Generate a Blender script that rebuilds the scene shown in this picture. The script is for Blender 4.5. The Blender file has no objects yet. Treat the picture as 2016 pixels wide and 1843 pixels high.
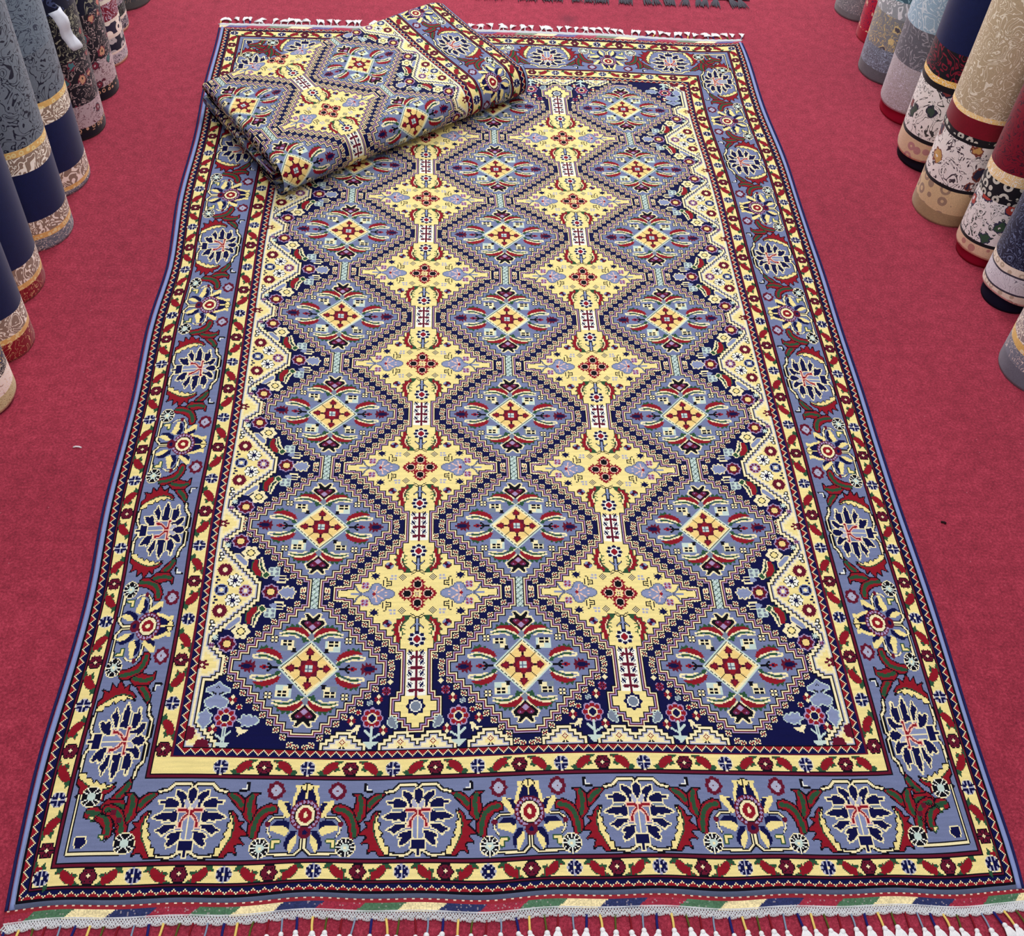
import bpy, bmesh, math, random
import numpy as np
from mathutils import Matrix, Vector

random.seed(7)
SC = bpy.context.scene
COL = SC.collection

# ------------------------------------------------------------------ camera
CAM_R = [[0.9977338842450731, -0.03937897672685026, 0.05455632338405627],
         [0.00532976765560389, -0.7620362499829749, -0.6475124302193913],
         [0.06707227300440038, 0.646335864627541, -0.7600995068345934]]
CAM_C = (-0.18128133324238416, -1.1582047861597873, 2.0258317701496966)
cam = bpy.data.cameras.new('camera')
cam.sensor_width = 36.0
cam.lens = 2100.0 / 2016.0 * 36.0
cam.clip_start = 0.05
camo = bpy.data.objects.new('camera', cam)
COL.objects.link(camo)
_r, _d, _f = [Vector(v) for v in CAM_R]
_m = Matrix((( _r.x, -_d.x, -_f.x, CAM_C[0]), (_r.y, -_d.y, -_f.y, CAM_C[1]), (_r.z, -_d.z, -_f.z, CAM_C[2]), (0, 0, 0, 1)))
camo.matrix_world = _m
SC.camera = camo

# ------------------------------------------------------------------ view + world + lamps
SC.view_settings.view_transform = 'Standard'
SC.view_settings.look = 'None'
SC.view_settings.gamma = 1.0
SC.view_settings.exposure = 0.0
SC.view_settings.use_curve_mapping = False
w = bpy.data.worlds.new('shop_air')
SC.world = w
w.use_nodes = True
w.node_tree.nodes['Background'].inputs[0].default_value = (0.86, 0.90, 1.0, 1)
w.node_tree.nodes['Background'].inputs[1].default_value = 0.47

def lamp(name, loc, sx, sy, power, col=(1, 0.98, 0.96), rot=(0, 0, 0)):
    l = bpy.data.lights.new(name, 'AREA')
    l.shape = 'RECTANGLE'
    l.size, l.size_y = sx, sy
    l.energy = power
    l.color = col
    o = bpy.data.objects.new(name, l)
    o.location = loc
    o.rotation_euler = rot
    COL.objects.link(o)
    return o
lamp('ceiling_light', (0.1, 0.6, 3.3), 0.9, 1.8, 50)
lamp('ceiling_light', (0.1, 3.4, 3.3), 0.9, 1.8, 57)
lamp('ceiling_light', (0.1, 6.4, 3.3), 1.4, 2.0, 165, (0.93, 0.96, 1.0))
lamp('ceiling_light', (0.0, -2.4, 3.2), 0.9, 1.6, 16)

# ------------------------------------------------------------------ small helpers
def link(name, me, parent=None, mat=None):
    o = bpy.data.objects.new(name, me)
    COL.objects.link(o)
    if parent is not None:
        o.parent = parent
    if mat is not None:
        o.data.materials.append(mat)
    return o

def empty(name, label, cat, loc=(0, 0, 0), group=None):
    o = bpy.data.objects.new(name, None)
    COL.objects.link(o)
    o.location = loc
    tag(o, label, cat, group)
    return o

def tag(o, label, cat, group=None):
    o['label'] = label
    o['category'] = cat
    if group:
        o['group'] = group
    return o

def srgb(c):
    return tuple((x / 255 / 12.92 if x / 255 <= 0.04045 else ((x / 255 + 0.055) / 1.055) ** 2.4) for x in c)

def grid_mesh(name, P, keep=None, smooth=True):
    """P: (rows, cols, 3) vertex grid -> mesh"""
    nr, nc = P.shape[:2]
    me = bpy.data.meshes.new(name)
    me.vertices.add(nr * nc)
    me.vertices.foreach_set('co', P.reshape(-1).astype(np.float32))
    idx = np.arange(nr * nc).reshape(nr, nc)
    F = np.stack([idx[:-1, :-1], idx[:-1, 1:], idx[1:, 1:], idx[1:, :-1]], -1).reshape(-1, 4)
    n = len(F)
    me.loops.add(n * 4)
    me.loops.foreach_set('vertex_index', F.reshape(-1).astype(np.int32))
    me.polygons.add(n)
    me.polygons.foreach_set('loop_start', (np.arange(n) * 4).astype(np.int32))
    me.polygons.foreach_set('loop_total', np.full(n, 4, np.int32))
    me.update(calc_edges=True)
    if smooth:
        me.polygons.foreach_set('use_smooth', np.ones(n, bool))
    return me

def from_lists(name, V, F, smooth=True):
    me = bpy.data.meshes.new(name)
    me.from_pydata(V, [], F)
    me.update()
    if smooth:
        me.polygons.foreach_set('use_smooth', np.ones(len(me.polygons), bool))
    return me

def face_color(me, cols, name='yarn'):
    a = me.attributes.new(name, 'FLOAT_COLOR', 'FACE')
    c = np.ones((len(cols), 4), np.float32)
    c[:, :3] = cols
    a.data.foreach_set('color', c.reshape(-1))

class NT:
    def __init__(s, name):
        s.m = bpy.data.materials.new(name)
        s.m.use_nodes = True
        s.t = s.m.node_tree
        s.b = s.t.nodes['Principled BSDF']
    def n(s, typ, **kw):
        nd = s.t.nodes.new(typ)
        for k, v in kw.items():
            setattr(nd, k, v)
        return nd
    def l(s, a, b):
        s.t.links.new(a, b)
    def math(s, op, a, b=None, c=None):
        nd = s.n('ShaderNodeMath', operation=op)
        for i, v in enumerate((a, b, c)):
            if v is None:
                continue
            if isinstance(v, (int, float)):
                nd.inputs[i].default_value = v
            else:
                s.l(v, nd.inputs[i])
        return nd.outputs[0]
    def noise(s, vec, scale, detail=2, rough=0.5, dist=0.0):
        nd = s.n('ShaderNodeTexNoise')
        nd.inputs['Scale'].default_value = scale
        nd.inputs['Detail'].default_value = detail
        nd.inputs['Roughness'].default_value = rough
        nd.inputs['Distortion'].default_value = dist
        if vec is not None:
            s.l(vec, nd.inputs['Vector'])
        return nd.outputs['Fac']
    def mix(s, fac, a, b, mode='MIX'):
        nd = s.n('ShaderNodeMix', data_type='RGBA', blend_type=mode)
        for sock, v in ((nd.inputs['Factor'], fac), (nd.inputs['A'], a), (nd.inputs['B'], b)):
            if isinstance(v, (int, float)):
                sock.default_value = v
            elif isinstance(v, tuple):
                sock.default_value = (*v[:3], 1)
            else:
                s.l(v, sock)
        return nd.outputs['Result']
    def bump(s, h, strength=0.3, dist=0.002):
        nd = s.n('ShaderNodeBump')
        nd.inputs['Strength'].default_value = strength
        nd.inputs['Distance'].default_value = dist
        s.l(h, nd.inputs['Height'])
        s.l(nd.outputs[0], s.b.inputs['Normal'])

def plain(name, c, rough=0.85, noise=0.12, scale=300, sheen=0.0, spec=0.2):
    k = NT(name)
    tc = k.n('ShaderNodeTexCoord').outputs['Object']
    f = k.noise(tc, scale, 2)
    c = srgb(c)
    lo = tuple(x * (1 - noise * 1.6) for x in c)
    hi = tuple(min(1, x * (1 + noise * 1.2)) for x in c)
    k.l(k.mix(f, lo, hi), k.b.inputs['Base Color'])
    k.b.inputs['Roughness'].default_value = rough
    k.b.inputs['Specular IOR Level'].default_value = spec
    k.b.inputs['Sheen Weight'].default_value = sheen
    return k.m

# ------------------------------------------------------------------ floor: red needle-felt carpet
def floor_mat():
    k = NT('red_floor_carpet')
    tc = k.n('ShaderNodeTexCoord').outputs['Object']
    f1 = k.noise(tc, 520, 3, 0.7)
    f2 = k.noise(tc, 170, 3, 0.6)
    f3 = k.noise(tc, 2.2, 4, 0.55)
    f4 = k.noise(tc, 30, 4, 0.6)
    s = k.math('ADD', k.math('MULTIPLY', f1, 0.40), k.math('MULTIPLY', f2, 0.42))
    s = k.math('ADD', s, k.math('MULTIPLY', f4, 0.22))
    s = k.math('ADD', s, k.math('MULTIPLY', f3, 0.10))
    r = k.n('ShaderNodeValToRGB')
    e = r.color_ramp.elements
    e[0].position = 0.40; e[0].color = (*srgb((94, 22, 38)), 1)
    e[1].position = 0.74; e[1].color = (*srgb((202, 72, 96)), 1)
    m = r.color_ramp.elements.new(0.57); m.color = (*srgb((150, 43, 63)), 1)
    k.l(s, r.inputs[0])
    # sparse pale lint
    v = k.n('ShaderNodeTexVoronoi', feature='F1')
    v.inputs['Scale'].default_value = 22
    k.l(tc, v.inputs['Vector'])
    lint = k.math('LESS_THAN', v.outputs['Distance'], 0.035)
    c = k.mix(k.math('MULTIPLY', lint, 0.35), r.outputs[0], srgb((215, 150, 160)))
    # one dark worn spot behind the rug
    sx = k.n('ShaderNodeSeparateXYZ'); k.l(tc, sx.inputs[0])
    dx = k.math('SUBTRACT', sx.outputs[0], 0.308); dy = k.math('SUBTRACT', sx.outputs[1], 2.87)
    dd = k.math('SQRT', k.math('ADD', k.math('MULTIPLY', dx, dx), k.math('MULTIPLY', k.math('MULTIPLY', dy, dy), 0.6)))
    sp = k.n('ShaderNodeMapRange'); k.l(dd, sp.inputs[0])
    sp.inputs[1].default_value = 0.012; sp.inputs[2].default_value = 0.045
    sp.inputs[3].default_value = 0.55; sp.inputs[4].default_value = 0.0
    c = k.mix(sp.outputs[0], c, srgb((96, 36, 52)))
    k.l(c, k.b.inputs['Base Color'])
    k.b.inputs['Roughness'].default_value = 0.9
    k.b.inputs['Specular IOR Level'].default_value = 0.15
    k.b.inputs['Sheen Weight'].default_value = 0.25
    k.b.inputs['Sheen Roughness'].default_value = 0.5
    k.b.inputs['Sheen Tint'].default_value = (1.0, 0.55, 0.7, 1)
    k.bump(k.math('ADD', f1, f2), 0.35, 0.002)
    return k.m
xs = np.linspace(-4, 4, 41); ys = np.linspace(-3.5, 8, 59)
X, Y = np.meshgrid(xs, ys)
fl = link('floor', grid_mesh('floor', np.stack([X, Y, X * 0], -1)), None, floor_mat())
fl['kind'] = 'structure'
M_WALL = plain('cream_wall_paint', (206, 200, 190), noise=0.04, scale=30)
for nm, x0, x1, y0, y1 in (('wall_left', -1.95, -1.85, -3.4, 7.0), ('wall_right', 1.95, 2.05, -3.4, 7.0), ('wall_back', -1.85, 1.95, 6.9, 7.0)):
    b = [(x, y, z) for z in (0.0, 3.5) for (x, y) in ((x0, y0), (x1, y0), (x1, y1), (x0, y1))]
    o = link(nm, from_lists(nm, b, [(0, 3, 2, 1), (4, 5, 6, 7), (0, 1, 5, 4), (1, 2, 6, 5), (2, 3, 7, 6), (3, 0, 4, 7)], False), None, M_WALL)
    o['kind'] = 'structure'

# =====================================================================================
#  KNOT CHART of the rug: one cell = one knot, 752 x 1207, drawn motif by motif
# =====================================================================================
PAL = {'k': (4, 3, 18), 'n': (6, 9, 66), 'y': (242, 224, 150), 'c': (244, 232, 184), 'b': (114, 124, 162),
       'm': (98, 14, 42), 'r': (140, 18, 36), 'g': (40, 80, 54), 'l': (166, 144, 186), 'w': (242, 242, 232),
       't': (196, 216, 208), 'd': (120, 132, 150), 'o': (240, 208, 132), 'p': (240, 196, 176), 's': (134, 145, 182),
       'u': (92, 100, 128), 'v': (112, 40, 84), 'h': (170, 172, 196)}
KEYS = list(PAL)
ID = {k: i for i, k in enumerate(KEYS)}
PALLIN = np.array([srgb(PAL[k]) for k in KEYS], np.float32)

U0, V0 = -376, -184
NU, NV = 752, 1207
class Chart:
    def __init__(s, nu, nv, u0, v0, fill):
        s.a = np.full((nv, nu), fill, np.int16)
        s.u0, s.v0, s.nu, s.nv = u0, v0, nu, nv
    def _win(s, P, pad=1):
        x0 = max(0, int(math.floor(P[:, 0].min() - s.u0 - pad))); x1 = min(s.nu, int(math.ceil(P[:, 0].max() - s.u0 + pad)) + 1)
        y0 = max(0, int(math.floor(P[:, 1].min() - s.v0 - pad))); y1 = min(s.nv, int(math.ceil(P[:, 1].max() - s.v0 + pad)) + 1)
        if x0 >= x1 or y0 >= y1:
            return None
        X, Y = np.meshgrid(np.arange(x0, x1) + s.u0 + 0.5, np.arange(y0, y1) + s.v0 + 0.5)
        return x0, x1, y0, y1, X, Y
    def inside(s, P, X, Y):
        m = np.zeros(X.shape, bool)
        n = len(P)
        for i in range(n):
            xa, ya = P[i]; xb, yb = P[(i + 1) % n]
            if ya == yb:
                continue
            c = ((ya > Y) != (yb > Y)) & (X < (xb - xa) * (Y - ya) / (yb - ya) + xa)
            m ^= c
        return m
    def poly(s, pts, col, T=None, edge=None, ew=1.0):
        P = np.array(pts, float)
        if T is not None:
            P = T(P)
        wnd = s._win(P, 3)
        if wnd is None:
            return
        x0, x1, y0, y1, X, Y = wnd
        m = s.inside(P, X, Y)
        sub = s.a[y0:y1, x0:x1]
        if edge is not None:
            n = len(P)
            D = np.full(X.shape, 1e9)
            for i in range(n):
                D = np.minimum(D, segd(X, Y, P[i], P[(i + 1) % n]))
            sub[(D <= ew) & ~m] = ID[edge]
        sub[m] = ID[col]
    def line(s, pts, col, w=1.0, T=None, dash=None):
        P = np.array(pts, float)
        if T is not None:
            P = T(P)
        for i in range(len(P) - 1):
            wnd = s._win(P[i:i + 2], w + 1)
            if wnd is None:
                continue
            x0, x1, y0, y1, X, Y = wnd
            m = segd(X, Y, P[i], P[i + 1]) <= w / 2
            if dash:
                m &= ((np.floor(X) + np.floor(Y)) % dash) == 0
            s.a[y0:y1, x0:x1][m] = ID[col]
    def ell(s, c, rx, ry, col, T=None, lobes=0, amp=0.0, ph=0.0):
        th = np.linspace(0, 2 * math.pi, 48, endpoint=False)
        rr = 1 + (amp * np.cos(lobes * (th + ph)) if lobes else 0)
        P = np.c_[c[0] + rx * rr * np.cos(th), c[1] + ry * rr * np.sin(th)]
        s.poly(P, col, T)
    def stamp(s, u, v, rows, fx=False, fy=False, rot=0):
        A = [list(r) for r in rows]
        A = A[::-1]
        A = np.array([[ID[ch] if ch != '.' else -1 for ch in r] for r in A])
        if fx: A = A[:, ::-1]
        if fy: A = A[::-1]
        A = np.rot90(A, rot)
        h, w_ = A.shape
        x = int(round(u - w_ / 2)) - s.u0; y = int(round(v - h / 2)) - s.v0
        xa, xb = max(0, x), min(s.nu, x + w_); ya, yb = max(0, y), min(s.nv, y + h)
        if xa >= xb or ya >= yb:
            return
        B = A[ya - y:yb - y, xa - x:xb - x]
        sub = s.a[ya:yb, xa:xb]
        sub[B >= 0] = B[B >= 0]
def segd(X, Y, a, b):
    dx, dy = b[0] - a[0], b[1] - a[1]
    L = dx * dx + dy * dy
    t = 0 if L == 0 else np.clip(((X - a[0]) * dx + (Y - a[1]) * dy) / L, 0, 1)
    return np.hypot(X - a[0] - t * dx, Y - a[1] - t * dy)
def TF(cu, cv, sx=1, sy=1, swap=False):
    """local (x,y) -> chart; swap exchanges the axes first"""
    def f(P):
        P = np.asarray(P, float)
        if swap:
            P = P[:, ::-1]
        return np.c_[cu + sx * P[:, 0], cv + sy * P[:, 1]]
    return f
def dil(m, n=1):
    for _ in range(n):
        o = m.copy()
        o[1:] |= m[:-1]; o[:-1] |= m[1:]
        m2 = o.copy()
        o[:, 1:] |= m2[:, :-1]; o[:, :-1] |= m2[:, 1:]
        m = o
    return m

C = Chart(NU, NV, U0, V0, ID['n'])
A = C.a
UU, VV = np.meshgrid(np.arange(NU) + U0 + 0.5, np.arange(NV) + V0 + 0.5)

# ---- stepped medallion masks
def stairmask(cu, cv, L, xmax, ymax, step=6, stepy=6):
    x = np.abs(UU - cu); y = np.abs(VV - cv)
    k = np.floor((y + 1.5) / stepy)
    return (x <= np.minimum(L - step * k, xmax)) & (y <= ymax)
ROWS = [140 * k for k in range(7)]
HALF = [70 + 140 * k for k in range(6)]
B = np.zeros(A.shape, bool); Ym = np.zeros(A.shape, bool)
for cu in (-180, 0, 180):
    for cv in ROWS:
        B |= stairmask(cu, cv, 61, 61, 55)
    B |= (np.abs(UU - cu) <= 3) & (VV > 0) & (VV < 840)
for cu in (-90, 90):
    for cv in HALF:
        Ym |= stairmask(cu, cv, 62, 62, 58)
        Ym |= (np.abs(UU - cu) <= 70) & (np.abs(VV - cv) <= 2.6)
    Ym |= (np.abs(UU - cu) <= 8.6) & (VV > -24) & (VV < 864)
    for e in (0, 1):
        vv = VV if e == 0 else 840 - VV
        x = np.abs(UU - cu)
        Ym |= ((x <= 17) & (vv > -37) & (vv < -29)) | ((x <= 12) & (vv > -42) & (vv < -24)) | ((x <= 7) & (vv > -47) & (vv < -24)) | ((x <= 3) & (vv > -51) & (vv < -24))
B &= ~Ym
ROS = ['.c.cc', 'c.cr.', 'crkrc', '.rc.c', 'cc.c.']
ROS2 = ['cc.c.', '.rc.c', 'crkrc', 'c.cr.', '.c.cc']
def rosette(u, v):
    C.stamp(u, v, ROS if (int(u) + int(v)) % 2 else ROS2, fx=(u < 0))
for m, seq in ((B, 'kcml'), (Ym, 'klmc')):
    cur = m
    for ch in seq:
        nx = dil(cur)
        ring = nx & ~cur & ~B & ~Ym
        A[ring] = ID[ch]
        cur = nx
    nx = dil(cur); ring = nx & ~cur & ~B & ~Ym
    A[ring & (A == ID['n'])] = ID['k']
A[B] = ID['b']
A[Ym] = ID['y']
def ros(u, v, rows, fx, fy):
    keep = A.copy()
    C.stamp(u, v, rows, fx=fx, fy=fy)
    bad = (keep != ID['n']) & (keep != ID['k'])
    A[bad] = keep[bad]
for cu in (-180, 0, 180):
    for i, cv in enumerate(ROWS):
        for sx in (-1, 1):
            outer = (cu == 180 and sx > 0) or (cu == -180 and sx < 0)
            for sy in (-1, 1):
                end = (i == 0 and sy < 0) or (i == 6 and sy > 0)
                for k in range(-1, 10 if end else 9):
                    ros(cu + sx * (62.5 - 6 * k), cv + sy * (11.5 + 6 * k), ROS if k % 2 else ROS2, sx < 0, sy < 0)
                if end:
                    ros(cu + sx * 3.5, cv + sy * 67.5, ROS2, sx < 0, sy < 0)
                if not end and not outer:
                    for k in range(-1, 9):
                        ros(cu + sx * (26.5 + 6 * k), cv + sy * (58.5 - 6 * k), ROS2 if k % 2 else ROS, sx < 0, sy < 0)
                if not end:
                    ros(cu + sx * 10.5, cv + sy * 66.5, ROS, sx < 0, sy < 0)
                    if sy > 0: ros(cu + sx * 10.5, cv + sy * 72.5, ROS2, sx < 0, False)
            ros(cu + sx * 69.5, cv, ROS, sx < 0, False)

# ---- blue medallion
def blue_medallion(cu, cv):
    for sx in (-1, 1):
        for sy in (-1, 1):
            T = TF(cu, cv, sx, sy)
            # upper leaf
            spikes = [(6, 35), (9, 39), (10, 36.5), (13, 41), (14.5, 38), (17, 40.5), (19, 37), (22, 38.5), (22, 35), (26, 33)]
            C.poly([(4, 33)] + spikes + [(16, 33)], 'g', T)
            C.poly([(1, 29), (3.5, 33), (8, 36.5), (13, 37.5), (18, 37), (24, 33.5), (17, 34), (10, 32), (4, 28)], 'r', T)
            C.line([(2, 26), (7, 30), (13, 32.6), (19, 33.2), (26, 31)], 'c', 1.5, T)
            C.line([(3, 25), (8, 28.5), (14, 31), (20, 31.5), (24, 30)], 'g', 1.6, T)
            C.line([(12, 28.5), (16, 29.8), (20, 29), (26, 28.6)], 'c', 1.5, T)
            C.line([(10, 27), (13, 28)], 'c', 1.2, T)
            C.poly([(3, 24), (6.5, 23), (8, 26.5), (4.5, 28.5)], 'g', T)
            # side leaf
            sp2 = [(30, 14), (32, 19), (34.5, 16), (36, 20), (39, 17), (40.5, 19), (43, 14)]
            C.poly([(26, 13)] + sp2 + [(34, 12)], 'g', T)
            C.poly([(22, 8), (24, 12.5), (29, 15.5), (35, 17), (41, 15.5), (45, 13), (37, 13), (30, 10.5), (25, 7)], 'r', T)
            C.line([(23, 5.5), (28, 9), (34, 11.2), (40, 12), (46, 10)], 'c', 1.5, T)
            C.line([(24, 4.5), (29, 7.5), (35, 9.8), (41, 10)], 'g', 1.5, T)
            C.line([(31, 6.5), (36, 8), (41, 7.6), (46, 8.2)], 'c', 1.6, T)
            C.poly([(22, 3), (26, 3), (27, 6), (24, 7.5)], 'g', T)
            # square flower + arrow
            C.poly([(12, 15), (25, 15), (25, 25.5), (12, 25.5)], 't' if (sx * sy) > 0 else 'd', T)
            C.poly([(12.5, 16), (19, 16), (19, 20), (24.5, 20), (24.5, 25), (14, 25), (14, 20)], 'c', T)
            for qx in (15.5, 20):
                for qy in (19.6, 22.8):
                    C.poly([(qx, qy), (qx + 3.2, qy), (qx + 3.2, qy + 2.2), (qx, qy + 2.2)], 'k', T)
            C.poly([(11, 14), (17, 14), (15, 15.6), (14.5, 18), (12.5, 18.5), (12.3, 15.5)], 'k', T)
            C.stamp(cu + sx * 31, cv + sy * 25, ['.kk.kk.', 'kcckcck', 'kcckcck', '.kk.kk.', 'kcckcck', 'kcckcck', '.kk.kk.'])
    for sy in (-1, 1):
        T = TF(cu, cv, 1, sy)
        P = [(0, 31.5), (5, 36), (10.5, 41), (9, 44.5), (4.5, 44.5), (6.5, 49.5), (4.5, 50), (0, 45.5), (-4.5, 50), (-6.5, 49.5), (-4.5, 44.5), (-9, 44.5), (-10.5, 41), (-5, 36)]
        C.poly(P, 'k', T, 'c', 1.15)
        C.poly([(0, 34), (7.5, 41), (3, 43), (0, 41), (-3, 43), (-7.5, 41)], 'm', T)
        C.poly([(0, 34.5), (3.2, 37.5), (0, 41), (-3.2, 37.5)], 'l', T)
        for sx in (-1, 1):
            C.poly([(2, 41.5), (5.5, 40), (7, 41.8), (4, 43.6)], 'v', TF(cu, cv, sx, sy))
            C.poly([(2.6, 42), (4.6, 41.3), (5.2, 42.4)], 'l', TF(cu, cv, sx, sy))
        C.line([(0, 26), (0, 31)], 'd', 3.0, T)
        C.line([(0, 23.5), (-9, 16)], 't', 1.2, T)
    for sx in (-1, 1):
        T = TF(cu, cv, sx, 1)
        C.poly([(42, 0), (44.5, 2), (44, 5), (46.5, 3), (47.5, 6.5), (49.5, 3.5), (51, 6), (52.5, 3), (55, 3.6), (54.5, 1.4), (59, 0), (54.5, -1.4), (55, -3.6), (52.5, -3), (51, -6), (49.5, -3.5), (47.5, -6.5), (46.5, -3), (44, -5), (44.5, -2)], 'm', T)
        C.poly([(45, 0), (48, 1.8), (52, 1.8), (56, 0), (52, -1.8), (48, -1.8)], 'n', T)
        C.line([(24, 0), (34, 0)], 'k', 1.1, T)
        C.line([(30, 0), (32, 3), (34, 3)], 'k', 1.1, T); C.line([(30, 0), (32, -3), (34, -3)], 'k', 1.1, T)
        C.poly([(32.5, 0), (36, 2.6), (41, 0), (36, -2.6)], 'r', T)
        C.poly([(34.5, 0), (36, 1), (38, 0), (36, -1)], 'n', T)
    # centre lozenge
    l1 = np.abs(UU - cu) + np.abs(VV - cv)
    y0, y1 = cv - 30 - V0, cv + 30 - V0; x0, x1 = cu - 30 - U0, cu + 30 - U0
    sub = A[y0:y1, x0:x1]; D = l1[y0:y1, x0:x1]
    par = ((np.floor(UU[y0:y1, x0:x1]) + 2 * np.floor(VV[y0:y1, x0:x1])) % 3) < 2
    sub[(D < 25.5) & (D >= 24)] = ID['t']
    sub[(D < 24) & (D >= 22.5) & par] = ID['k']
    sub[(D < 24) & (D >= 22.5) & ~par] = ID['c']
    sub[(D < 22.5)] = ID['c']
    sub[(D < 20.5)] = ID['o']
    for sx in (-1, 1):
        for sy in (-1, 1):
            C.line([(10.5, 10.5), (6, 6)], 'k', 0.9, TF(cu, cv, sx, sy))
    for a in range(4):
        ca, sa = [(1, 0), (0, 1), (-1, 0), (0, -1)][a]
        f = lambda P, ca=ca, sa=sa: np.c_[cu + ca * P[:, 0] - sa * P[:, 1], cv + sa * P[:, 0] + ca * P[:, 1]]
        C.line([(8, 0), (12, 0)], 'k', 1.2, f)
        C.poly([(11, 0), (12.2, 2.4), (14.5, 3.6), (17, 2), (19, 0), (17, -2), (14.5, -3.6), (12.2, -2.4)], 'm', f)
        C.poly([(12.2, 0), (14.5, 2.2), (17.4, 0), (14.5, -2.2)], 'r', f)
    C.ell((cu, cv), 8.2, 8.2, 'm', None, 8, 0.12)
    C.ell((cu, cv), 5.6, 6.6, 'r', None, 4, 0.15)
    C.poly([(-3.2, -3.2), (3.2, -3.2), (3.2, 3.2), (-3.2, 3.2)], 'u', TF(cu, cv))
    for sx in (-1, 1):
        for sy in (-1, 1):
            C.poly([(0.5, 0.5), (2.8, 0.5), (2.8, 2.6), (0.5, 2.6)], 't', TF(cu, cv, sx, sy))

def round_flower(u, v, rx, ry, petal, ring, core, n=8, halo=None):
    if halo:
        C.ell((u, v), rx + 1.2, ry + 1.2, halo)
    C.ell((u, v), rx, ry, petal, None, n, 0.10)
    for a in range(n):
        th = (a + 0.5) * 2 * math.pi / n
        C.line([(u, v), (u + rx * math.cos(th), v + ry * math.sin(th))], ring, 0.8)
    C.ell((u, v), rx * 0.48, ry * 0.48, ring)
    C.ell((u, v), rx * 0.34, ry * 0.34, core)

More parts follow.
